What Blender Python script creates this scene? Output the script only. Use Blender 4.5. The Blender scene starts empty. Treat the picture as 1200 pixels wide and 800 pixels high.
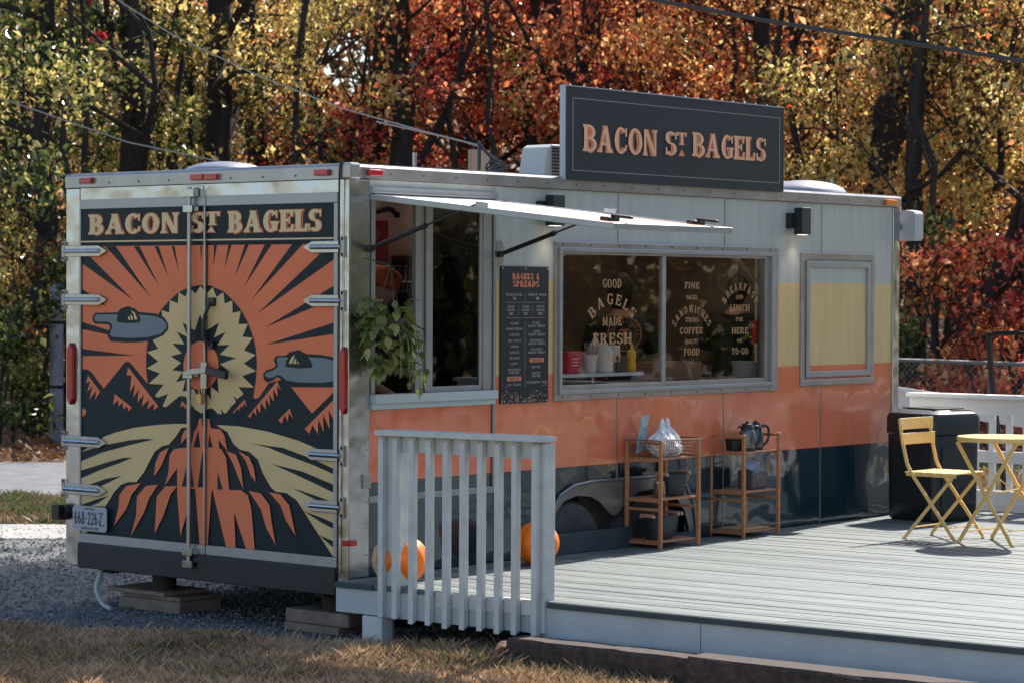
import bpy, bmesh, math, random
from mathutils import Vector, Matrix, Euler, noise
from mathutils.geometry import tessellate_polygon
random.seed(11)
PI = math.pi
SC = bpy.context.scene
COL = SC.collection
# ---------------------------------------------------------------- camera
cam = bpy.data.cameras.new('camera'); camo = bpy.data.objects.new('camera', cam); COL.objects.link(camo)
camo.location = (-10.4809, -10.0323, 1.69896)
camo.rotation_euler = (1.55169773, -0.00450922, -0.87076237)
cam.sensor_width = 36; cam.lens = 89.711; cam.clip_start = 0.1; cam.clip_end = 2000
cam.dof.use_dof = True; cam.dof.focus_distance = 14.8; cam.dof.aperture_fstop = 5.6
SC.camera = camo
# ---------------------------------------------------------------- sky and sun
SUN = Vector((0.95, 0.125, 1.0)).normalized()
W = bpy.data.worlds.new('World'); SC.world = W; W.use_nodes = True
nt = W.node_tree; bg = nt.nodes['Background']
sky = nt.nodes.new('ShaderNodeTexSky'); sky.sky_type = 'NISHITA'; sky.sun_disc = False
sky.sun_elevation = math.asin(SUN.z); sky.sun_rotation = math.atan2(SUN.x, SUN.y)
sky.air_density = 1.0; sky.dust_density = 1.3; sky.ozone_density = 0.5
nt.links.new(sky.outputs[0], bg.inputs[0]); bg.inputs[1].default_value = 0.125
sl = bpy.data.lights.new('sun', 'SUN'); sl.energy = 5.0; sl.angle = math.radians(0.5); sl.color = (1, 0.94, 0.85)
so = bpy.data.objects.new('sun', sl); COL.objects.link(so); so.rotation_euler = SUN.to_track_quat('Z', 'Y').to_euler(); so.location = (20, 5, 25)
SC.view_settings.view_transform = 'Standard'; SC.view_settings.look = 'None'; SC.view_settings.exposure = 0.92; SC.view_settings.gamma = 1
SC.cycles.max_bounces = 8; SC.cycles.transparent_max_bounces = 12

# ---------------------------------------------------------------- materials
MATS = {}
def pm(name, col, rough=.5, metal=0, var=0.0, vs=8, bump=0, bs=60, coat=0, spec=.5, wob=0, wos=2, stretch=None, col2=None, trans=0):
    """procedural principled material: colour noise, fine bump, optional low frequency waviness"""
    if name in MATS: return MATS[name]
    m = bpy.data.materials.new(name); m.use_nodes = True; n = m.node_tree.nodes; l = m.node_tree.links
    b = n['Principled BSDF']; b.inputs['Roughness'].default_value = rough; b.inputs['Metallic'].default_value = metal
    b.inputs['Specular IOR Level'].default_value = spec; b.inputs['Coat Weight'].default_value = coat; b.inputs['Coat Roughness'].default_value = .04
    b.inputs['Transmission Weight'].default_value = trans
    tc = n.new('ShaderNodeTexCoord'); vec = tc.outputs['Object']
    if stretch:
        mp = n.new('ShaderNodeMapping'); mp.inputs['Scale'].default_value = stretch; l.new(vec, mp.inputs[0]); vec = mp.outputs[0]
    c = (*col, 1)
    if var or col2:
        t = n.new('ShaderNodeTexNoise'); t.inputs['Scale'].default_value = vs; t.inputs['Detail'].default_value = 5; l.new(vec, t.inputs[0])
        r = n.new('ShaderNodeValToRGB'); l.new(t.outputs[0], r.inputs[0])
        r.color_ramp.elements[0].position = .32; r.color_ramp.elements[1].position = .68
        d = col2 if col2 else tuple(min(1, x*(1+var)) for x in col)
        r.color_ramp.elements[0].color = (*(col if col2 else tuple(x*(1-var) for x in col)), 1); r.color_ramp.elements[1].color = (*d, 1)
        l.new(r.outputs[0], b.inputs['Base Color'])
        mr = n.new('ShaderNodeMapRange'); mr.inputs['To Min'].default_value = rough*.8; mr.inputs['To Max'].default_value = min(1, rough*1.25); l.new(t.outputs[0], mr.inputs[0]); l.new(mr.outputs[0], b.inputs['Roughness'])
    else: b.inputs['Base Color'].default_value = c
    last = None
    if wob:
        t = n.new('ShaderNodeTexNoise'); t.inputs['Scale'].default_value = wos; t.inputs['Detail'].default_value = 1.5; l.new(tc.outputs['Object'], t.inputs[0])
        u = n.new('ShaderNodeBump'); u.inputs['Strength'].default_value = 1; u.inputs['Distance'].default_value = wob; l.new(t.outputs[0], u.inputs['Height']); last = u
    if bump:
        t = n.new('ShaderNodeTexNoise'); t.inputs['Scale'].default_value = bs; t.inputs['Detail'].default_value = 4; l.new(vec, t.inputs[0])
        u = n.new('ShaderNodeBump'); u.inputs['Strength'].default_value = .6; u.inputs['Distance'].default_value = bump; l.new(t.outputs[0], u.inputs['Height'])
        if last: l.new(last.outputs[0], u.inputs['Normal'])
        last = u
    if last: l.new(last.outputs[0], b.inputs['Normal']); 
    if last and coat: l.new(last.outputs[0], b.inputs['Coat Normal'])
    MATS[name] = m; return m
def emit(name, col, s):
    m = bpy.data.materials.new(name); m.use_nodes = True; b = m.node_tree.nodes['Principled BSDF']
    b.inputs['Base Color'].default_value = (*col, 1); b.inputs['Emission Color'].default_value = (*col, 1); b.inputs['Emission Strength'].default_value = s
    return m
def glassmat(name, tint, refl=1.0, ior=1.5, wav=.0006):
    m = bpy.data.materials.new(name); m.use_nodes = True; n = m.node_tree.nodes; l = m.node_tree.links; n.clear()
    o = n.new('ShaderNodeOutputMaterial'); mx = n.new('ShaderNodeMixShader'); t = n.new('ShaderNodeBsdfTransparent'); g = n.new('ShaderNodeBsdfGlossy'); lw = n.new('ShaderNodeLayerWeight'); lw.inputs[0].default_value = .5; pw = n.new('ShaderNodeMath'); pw.operation = 'POWER'; pw.inputs[1].default_value = 5; f = n.new('ShaderNodeMapRange')
    t.inputs[0].default_value = (*tint, 1); g.inputs['Roughness'].default_value = .015; g.inputs[0].default_value = (refl, refl, refl, 1); l.new(lw.outputs['Facing'], pw.inputs[0]); l.new(pw.outputs[0], f.inputs[0]); f.inputs['To Min'].default_value = ior; f.inputs['To Max'].default_value = 1
    no = n.new('ShaderNodeTexNoise'); no.inputs['Scale'].default_value = 2.5; bu = n.new('ShaderNodeBump'); bu.inputs['Distance'].default_value = wav; tc = n.new('ShaderNodeTexCoord')
    l.new(tc.outputs['Object'], no.inputs[0]); l.new(no.outputs[0], bu.inputs['Height']); l.new(bu.outputs[0], g.inputs['Normal'])
    l.new(f.outputs[0], mx.inputs[0]); l.new(t.outputs[0], mx.inputs[1]); l.new(g.outputs[0], mx.inputs[2]); l.new(mx.outputs[0], o.inputs[0])
    return m
def leafmat(name, stops, trans=.5, rough=.32):
    """leaf: colour picked per leaf from the 'tint' attribute; diffuse, waxy gloss and light through the blade"""
    m = bpy.data.materials.new(name); m.use_nodes = True; n = m.node_tree.nodes; l = m.node_tree.links
    b = n['Principled BSDF']; b.inputs['Roughness'].default_value = rough; b.inputs['Specular IOR Level'].default_value = .6
    a = n.new('ShaderNodeAttribute'); a.attribute_name = 'tint'; r = n.new('ShaderNodeValToRGB'); l.new(a.outputs['Fac'], r.inputs[0])
    e = r.color_ramp.elements; e[0].color = (*stops[0], 1); e[1].color = (*stops[-1], 1)
    for i, s in enumerate(stops[1:-1]):
        x = e.new((i+1)/(len(stops)-1)); x.color = (*s, 1)
    t = n.new('ShaderNodeBsdfTranslucent'); mx = n.new('ShaderNodeMixShader'); mx.inputs[0].default_value = trans
    l.new(r.outputs[0], b.inputs['Base Color']); l.new(r.outputs[0], t.inputs[0]); l.new(b.outputs[0], mx.inputs[1]); l.new(t.outputs[0], mx.inputs[2])
    l.new(mx.outputs[0], n['Material Output'].inputs[0]); return m

ORANGE = (0.74, 0.20, 0.10); CREAM = (0.62, 0.455, 0.22); DARK = (0.018, 0.034, 0.042); PALE = (0.42, 0.435, 0.41); GREYB = (0.17, 0.21, 0.235)
m_or = pm('orange_vinyl', ORANGE, .16, var=.05, vs=5, wob=.016, wos=3.0, coat=.8, stretch=(2, 2, .35))
m_cr = pm('cream_vinyl', CREAM, .3, var=.06, vs=5, stretch=(3, 3, .3), wob=.004, wos=1.5)
m_dk = pm('dark_teal_vinyl', (0.012, 0.032, 0.042), .12, var=.1, vs=3, wob=.016, wos=3.0, coat=1)
m_pl = pm('pale_grey_vinyl', PALE, .32, var=.07, vs=5, stretch=(3, 3, .3), wob=.003, wos=1.5)
r_or = pm('mural_orange', (0.74, 0.20, 0.095), .5, var=.06, vs=2.5, spec=.2, wob=.003, wos=3); r_cr = pm('mural_cream', (0.66, 0.49, 0.25), .5, var=.06, vs=2.5, spec=.2, wob=.003, wos=3)
r_dk = pm('mural_dark', (0.010, 0.022, 0.028), .45, var=.15, vs=2, spec=.2, wob=.003, wos=3); r_gy = pm('mural_grey', GREYB, .5, var=.06, vs=2.5, spec=.2)
alu = pm('brushed_aluminium', (0.37, 0.36, 0.37), .32, .85, var=.10, vs=6, bump=.0006, bs=40)
alw = pm('window_aluminium', (0.34, 0.35, 0.365), .35, .55, var=.05, vs=8)
pol = pm('polished_aluminium', (0.50, 0.50, 0.51), .22, 1.0, var=.06, vs=7, wob=.014, wos=4.5)
steel = pm('stainless_steel', (0.42, 0.44, 0.47), .18, 1.0, var=.08, vs=20)
rail_w = pm('painted_rail_white', (0.52, 0.54, 0.535), .55, var=.10, vs=9, bump=.0015, bs=70)
blk = pm('black_plastic', (0.012, 0.013, 0.015), .4, var=.2, vs=20)
blkm = pm('black_metal', (0.006, 0.007, 0.008), .6, spec=.25)
redl = pm('red_lens', (0.42, 0.012, 0.02), .18, coat=.5, var=.1, vs=60)
ambl = pm('amber_lens', (0.9, 0.22, 0.02), .2, coat=.5)
rub = pm('tyre_rubber', (0.055, 0.058, 0.062), .7, var=.3, vs=15, bump=.002, bs=50)
white_p = pm('white_plastic', (0.7, 0.7, 0.7), .45, var=.03)

# ---------------------------------------------------------------- object helpers
def link(o, parent=None):
    COL.objects.link(o)
    if parent: o.parent = parent
    return o
def thing(name, label, cat, loc=(0, 0, 0), rz=0, group=None):
    o = bpy.data.objects.new(name, None); o.empty_display_size = .1; COL.objects.link(o); o.location = loc; o.rotation_euler = (0, 0, rz)
    o['label'] = label; o['category'] = cat
    if group: o['group'] = group
    return o
def tag(o, label=None, cat=None, group=None, kind=None):
    for k, v in (('label', label), ('category', cat), ('group', group), ('kind', kind)):
        if v: o[k] = v
    return o
class M:
    def __init__(s): s.v = []; s.f = []; s.m = []
    def add(s, vs, fs, mi=0):
        b = len(s.v); s.v += [tuple(x) for x in vs]; s.f += [tuple(b+i for i in f) for f in fs]; s.m += [mi]*len(fs); return s
    def box(s, x0, x1, y0, y1, z0, z1, mi=0):
        v = [(x, y, z) for z in (z0, z1) for y in (y0, y1) for x in (x0, x1)]
        return s.add(v, [(0, 2, 3, 1), (4, 5, 7, 6), (0, 1, 5, 4), (2, 6, 7, 3), (0, 4, 6, 2), (1, 3, 7, 5)], mi)
    def obox(s, c, size, rot=(0, 0, 0), mi=0):
        R = Euler(rot).to_matrix(); c = Vector(c)
        v = [c + R @ Vector((x*size[0]/2, y*size[1]/2, z*size[2]/2)) for z in (-1, 1) for y in (-1, 1) for x in (-1, 1)]
        return s.add(v, [(0, 2, 3, 1), (4, 5, 7, 6), (0, 1, 5, 4), (2, 6, 7, 3), (0, 4, 6, 2), (1, 3, 7, 5)], mi)
    def bar(s, a, b, w, h, mi=0, up=(0, 0, 1)):
        """rectangular bar from a to b, w across, h along up"""
        a = Vector(a); b = Vector(b); d = (b-a).normalized(); u = Vector(up)
        if abs(d.dot(u)) > .98: u = Vector((0, 1, 0))
        sd = d.cross(u).normalized(); u = sd.cross(d).normalized()
        v = [p + sd*(i*w/2) + u*(j*h/2) for p in (a, b) for i, j in ((-1, -1), (1, -1), (1, 1), (-1, 1))]
        return s.add(v, [(0, 3, 2, 1), (4, 5, 6, 7), (0, 1, 5, 4), (1, 2, 6, 5), (2, 3, 7, 6), (3, 0, 4, 7)], mi)
    def tube(s, pts, r, n=10, mi=0, cap=True):
        pts = [Vector(p) for p in pts]; rs = r if isinstance(r, (list, tuple)) else [r]*len(pts)
        vs = []; fs = []; up = None
        for i, p in enumerate(pts):
            d = (pts[min(i+1, len(pts)-1)] - pts[max(i-1, 0)]).normalized()
            if up is None: up = Vector((0, 0, 1)) if abs(d.z) < .9 else Vector((1, 0, 0))
            a = d.cross(up).normalized(); c = a.cross(d).normalized(); up = c
            for k in range(n):
                t = 2*PI*k/n; vs.append(p + a*(math.cos(t)*rs[i]) + c*(math.sin(t)*rs[i]))
        for i in range(len(pts)-1):
            for k in range(n): fs.append((i*n+k, i*n+(k+1) % n, (i+1)*n+(k+1) % n, (i+1)*n+k))
        if cap: fs.append(tuple(range(n))[::-1]); fs.append(tuple(range((len(pts)-1)*n, len(pts)*n)))
        return s.add(vs, fs, mi)
    def lathe(s, prof, c=(0, 0, 0), n=20, mi=0, axis='z', lump=None):
        vs = []; fs = []
        for (r, z) in prof:
            for k in range(n):
                t = 2*PI*k/n; q = r*(lump(t) if lump else 1); x, y = q*math.cos(t), q*math.sin(t)
                vs.append({'z': (c[0]+x, c[1]+y, c[2]+z), 'y': (c[0]+x, c[1]+z, c[2]+y), 'x': (c[0]+z, c[1]+x, c[2]+y)}[axis])
        for i in range(len(prof)-1):
            for k in range(n): fs.append((i*n+k, i*n+(k+1) % n, (i+1)*n+(k+1) % n, (i+1)*n+k))
        if prof[0][0] > 1e-5: fs.append(tuple(range(n))[::-1])
        if prof[-1][0] > 1e-5: fs.append(tuple(range((len(prof)-1)*n, len(prof)*n)))
        return s.add(vs, fs, mi)
    def flat(s, pts, f, mi=0):
        """filled outline; f maps (u,v) to 3D"""
        tri = tessellate_polygon([[Vector((p[0], p[1], 0)) for p in pts]])
        return s.add([f(*p) for p in pts], [tuple(t) for t in tri], mi)
    def prism(s, pts, f, d, mi=0):
        """outline with depth: f(u,v,0) to f(u,v,d)"""
        tri = tessellate_polygon([[Vector((p[0], p[1], 0)) for p in pts]]); n = len(pts)
        v = [f(p[0], p[1], 0) for p in pts] + [f(p[0], p[1], d) for p in pts]
        return s.add(v, [tuple(t) for t in tri] + [tuple(n+i for i in t[::-1]) for t in tri] + [(i, (i+1) % n, n+(i+1) % n, n+i) for i in range(n)], mi)
    def build(s, name, mats, parent=None, smooth=False, bevel=0, loc=None):
        me = bpy.data.meshes.new(name); me.from_pydata(s.v, [], s.f); mats = mats if isinstance(mats, (list, tuple)) else [mats]
        for m in mats: me.materials.append(m)
        me.polygons.foreach_set('material_index', s.m)
        bm = bmesh.new(); bm.from_mesh(me); bmesh.ops.recalc_face_normals(bm, faces=bm.faces); bm.to_mesh(me); bm.free()
        if smooth: me.polygons.foreach_set('use_smooth', [True]*len(me.polygons)); me.set_sharp_from_angle(angle=.7)
        o = bpy.data.objects.new(name, me); link(o, parent)
        if loc: o.location = loc
        if bevel:
            b = o.modifiers.new('bevel', 'BEVEL'); b.width = bevel; b.segments = 2; b.limit_method = 'ANGLE'
        return o
def rename_copy(o, parent=None, **kw):
    c = o.copy(); COL.objects.link(c); c.parent = parent
    for ch in list(o.children): rename_copy(ch, c)
    return c

# ---------------------------------------------------------------- slab serif lettering (drawn as flat strokes)
def glyph(ch, s=.22, t=.12, e=.07):
    """returns (advance width, list of outlines) for a capital 1 unit high; s stem, t thin stroke, e serif overhang"""
    P = []; L = e+s/2
    def rect(a, b, c, d): P.append([(a, c), (b, c), (b, d), (a, d)])
    def serif(x, y, dr, w=None):
        h = (w if w else s)/2
        P.append([(x-h-e, y), (x+h+e, y), (x+h+e, y+dr*t*.45), (x+h, y+dr*t*1.1), (x-h, y+dr*t*1.1), (x-h-e, y+dr*t*.45)])
    def stem(x, y0=0, y1=1, lo=True, hi=True):
        rect(x-s/2, x+s/2, y0+.02, y1-.02)
        if lo: serif(x, y0, 1)
        if hi: serif(x, y1, -1)
    def ring(cx, cy, rx, ry, a0, a1, w=None, h=None, n=12):
        w = w or s; h = h or t
        for i in range(n):
            q = [math.radians(a0+(a1-a0)*(i+k)/n) for k in (0, 1)]
            P.append([(cx+rx*math.cos(q[0]), cy+ry*math.sin(q[0])), (cx+rx*math.cos(q[1]), cy+ry*math.sin(q[1])),
                      (cx+(rx-w)*math.cos(q[1]), cy+(ry-h)*math.sin(q[1])), (cx+(rx-w)*math.cos(q[0]), cy+(ry-h)*math.sin(q[0]))])
    def diag(x0, y0, x1, y1, w): P.append([(x0-w/2, y0), (x0+w/2, y0), (x1+w/2, y1), (x1-w/2, y1)])
    W = .74
    if ch == ' ': return .38, []
    if ch == '-': rect(.05, .35, .42, .42+t); return .4, P
    if ch == '.': rect(.06, .06+s, 0, s); return .34, P
    if ch == '$': g = glyph('S', s, t, e); P += g[1]; rect(g[0]/2-.03, g[0]/2+.03, -.1, 1.1); return g[0], P
    if ch in 'ILTHUNMKYVWX':
        if ch == 'I': W = s+2*e; stem(W/2)
        elif ch == 'L': W = .62; stem(L); rect(L, W-.02, 0, t); diag(W-.08, 0, W-.03, .34, t)
        elif ch == 'T': W = .74; stem(W/2, 0, 1, True, False); rect(.02, W-.02, 1-t, 1); diag(.08, .68, .05, 1, t); diag(W-.08, .68, W-.05, 1, t)
        elif ch == 'H': W = .84; stem(L); stem(W-L); rect(L, W-L, .46, .46+t)
        elif ch == 'U': W = .8; stem(L, .35, 1, False); rect(W-e-s*.8, W-e, .35, .98); serif(W-e-s*.4, 1, -1, s*.8); ring(W/2, .36, W/2-e, .36, 180, 360)
        elif ch == 'N': W = .82; k = s*.6; rect(e, e+k, .02, .98); serif(e+k/2, 0, 1, k); rect(W-e-k, W-e, .02, .98); serif(W-e-k/2, 1, -1, k); diag(e+s/2-.02, 1, W-e-s/2+.02, 0, s)
        elif ch == 'M': W = 1.0; k = s*.7; rect(e, e+k, .02, .98); serif(e+k/2, 0, 1, k); stem(W-L); diag(e+s/2, 1, W/2, .12, s); diag(W-e-s/2, 1, W/2, .12, t)
        elif ch == 'K': W = .8; stem(L); diag(L+.05, .38, W-.14, 1, t); diag(L+.2, .52, W-.15, 0, s); serif(W-.14, 1, -1, t); serif(W-.15, 0, 1)
        elif ch == 'Y': W = .8; stem(W/2, 0, .5, True, False); diag(W/2, .42, .16, 1, s); diag(W/2, .42, W-.15, 1, t); serif(.16, 1, -1); serif(W-.15, 1, -1, t)
        elif ch == 'V': W = .82; diag(W/2, 0, .16, 1, s); diag(W/2+.03, 0, W-.14, 1, t); serif(.16, 1, -1); serif(W-.14, 1, -1, t)
        elif ch == 'W': W = 1.1; diag(.34, 0, .15, 1, s); diag(.36, 0, .56, 1, t); diag(.78, 0, .58, 1, s); diag(.8, 0, .97, 1, t); serif(.15, 1, -1); serif(.97, 1, -1, t)
        else: W = .8; diag(W-.15, 0, .15, 1, s); diag(.14, 0, W-.14, 1, t); serif(.15, 1, -1); serif(W-.15, 0, 1)
        return W, P
    if ch in 'EF':
        W = .66 if ch == 'E' else .62; stem(L, 0, 1, True, True); rect(L, W-.03, 1-t, 1); diag(W-.08, .7, W-.06, 1, t)
        rect(L, W-.16, .47, .47+t); rect(W-.22, W-.16, .38, .67)
        if ch == 'E': rect(L, W-.02, 0, t); diag(W-.07, 0, W-.03, .32, t)
        return W, P
    if ch in 'BPR':
        W = .72; stem(L); x = L+.12
        r = .28 if ch == 'B' else .3
        ring(x, 1-r, W-.06-x, r, -90, 90); rect(L, x, 1-t, 1); rect(L, x, 1-2*r, 1-2*r+t)
        if ch == 'B': W = .76; ring(x, .26, W-.03-x, .26+t/3, -90, 90); rect(L, x, 0, t)
        if ch == 'R': W = .8; diag(x+.08, .42, W-.15, 0, s); serif(W-.15, 0, 1)
        return W, P
    if ch == 'D': W = .8; stem(L); ring(L+.06, .5, W-.03-L-.06, .5, -90, 90, n=16); rect(L, L+.06, 1-t, 1); rect(L, L+.06, 0, t); return W, P
    if ch in 'OQ':
        W = .82; ring(W/2, .5, W/2-.02, .51, 0, 360, n=24)
        if ch == 'Q': diag(.45, .2, .74, -.12, s)
        return W, P
    if ch in 'CG':
        W = .76; ring(W/2+.02, .5, W/2-.02, .51, 42, 318, n=20); rect(W-.13, W-.05, .66, .98)
        if ch == 'G': rect(W-.05-s, W-.05, .06, .42); serif(W-.05-s/2, .48, -1)
        else: diag(W-.12, .12, W-.06, .34, t*.8)
        return W, P
    if ch == 'A':
        W = .86; diag(.14, 0, W/2-.02, 1, t*1.15); diag(W-.2, 0, W/2-.01, 1, s*1.05); rect(.2, W-.22, .27, .27+t*.9); serif(.14, 0, 1, t); serif(W-.2, 0, 1); return W, P
    if ch == 'S':
        W = .66; rx = W/2-.03
        ring(W/2, .74, rx, .27, 30, 268, n=14); ring(W/2, .265, rx, .275, -150, 92, n=14); rect(W-.12, W-.05, .68, .98); rect(.04, .11, .02, .32); return W, P
    if ch == 'J': W = .6; stem(W-L, .3, 1, False); ring(W/2-.05, .3, W/2-.05+.02, .3, 180, 360); return W, P
    if ch == 'Z': W = .7; rect(.04, W-.04, 1-t, 1); rect(.04, W-.04, 0, t); diag(.15, 0, W-.15, 1, s); return W, P
    if ch == '&': W = .8; ring(.34, .77, .2, .24, 0, 360); ring(.34, .27, .3, .28, 60, 350); diag(.62, 0, .24, .7, s*.8); return W, P
    if ch == '6': W = .62; ring(W/2, .3, W/2-.03, .3, 0, 360); ring(W/2+.1, .42, W/2+.07, .58, 95, 180, w=s); return W, P
    if ch == '8': W = .62; ring(W/2, .75, W/2-.07, .25, 0, 360); ring(W/2, .27, W/2-.03, .28, 0, 360); return W, P
    if ch == '2': W = .6; ring(W/2, .72, W/2-.03, .28, -20, 170); diag(.12, .05, W-.14, .62, s*.9); rect(.03, W-.03, 0, t*1.1); return W, P
    if ch == '3': W = .6; ring(W/2, .74, W/2-.05, .26, -90, 150); ring(W/2, .27, W/2-.03, .28, -150, 90); return W, P
    if ch == '5': W = .6; rect(.08, W-.05, 1-t, 1); rect(.08, .08+s*.8, .5, 1); ring(W/2-.02, .32, W/2, .32, -150, 110); return W, P
    rect(.1, .5, 0, 1); return .6, P
def text(mb, s, x0, x1, y0, y1, plane, mi=0, stem=.22, thin=.12, track=.1, arc=0, dy=0, fat=0, off0=0, serif=.07):
    """set s in the box x0..x1, y0..y1 (metres on a plane); arc bends the line upward in the middle"""
    items = []; x = 0
    for ch in s:
        w, ps = glyph(ch, stem, thin, serif); items.append((x, w, ps)); x += w+track
    tot = x-track; sx = (x1-x0)/tot; sy = y1-y0
    for (gx, gw, ps) in items:
        cx = (gx+gw/2)/tot*2-1
        for i, p in enumerate(ps):
            if fat:
                mx = sum(q[0] for q in p)/len(p); my = sum(q[1] for q in p)/len(p)
                g = []
                for q in p:
                    dx, dz = q[0]-mx, q[1]-my; g.append((q[0]+fat*(1 if dx > 0 else -1)*.5/ (sx/sy if sx else 1), q[1]+fat*(1 if dz > 0 else -1)*.5))
                p = g
            out = []
            for (a, b) in p:
                if arc:
                    half = (x1-x0)/2; R = (half*half+arc*arc)/(2*arc); th = cx*math.asin(min(.99, half/R))
                    lx = (a-gw/2)*sx; ly = b*sy
                    u = (x0+x1)/2 + (R+ly)*math.sin(th) + lx*math.cos(th); v = y0 - (R-0) + (R+ly)*math.cos(th) - lx*math.sin(th)
                    out.append((u, v))
                else: out.append((x0+(gx+a)*sx, y0+b*sy+dy*(gx+a)/tot))
            mb.flat(out, lambda u, v, k=i: plane(u, v, off0+k*.00012), mi)
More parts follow.
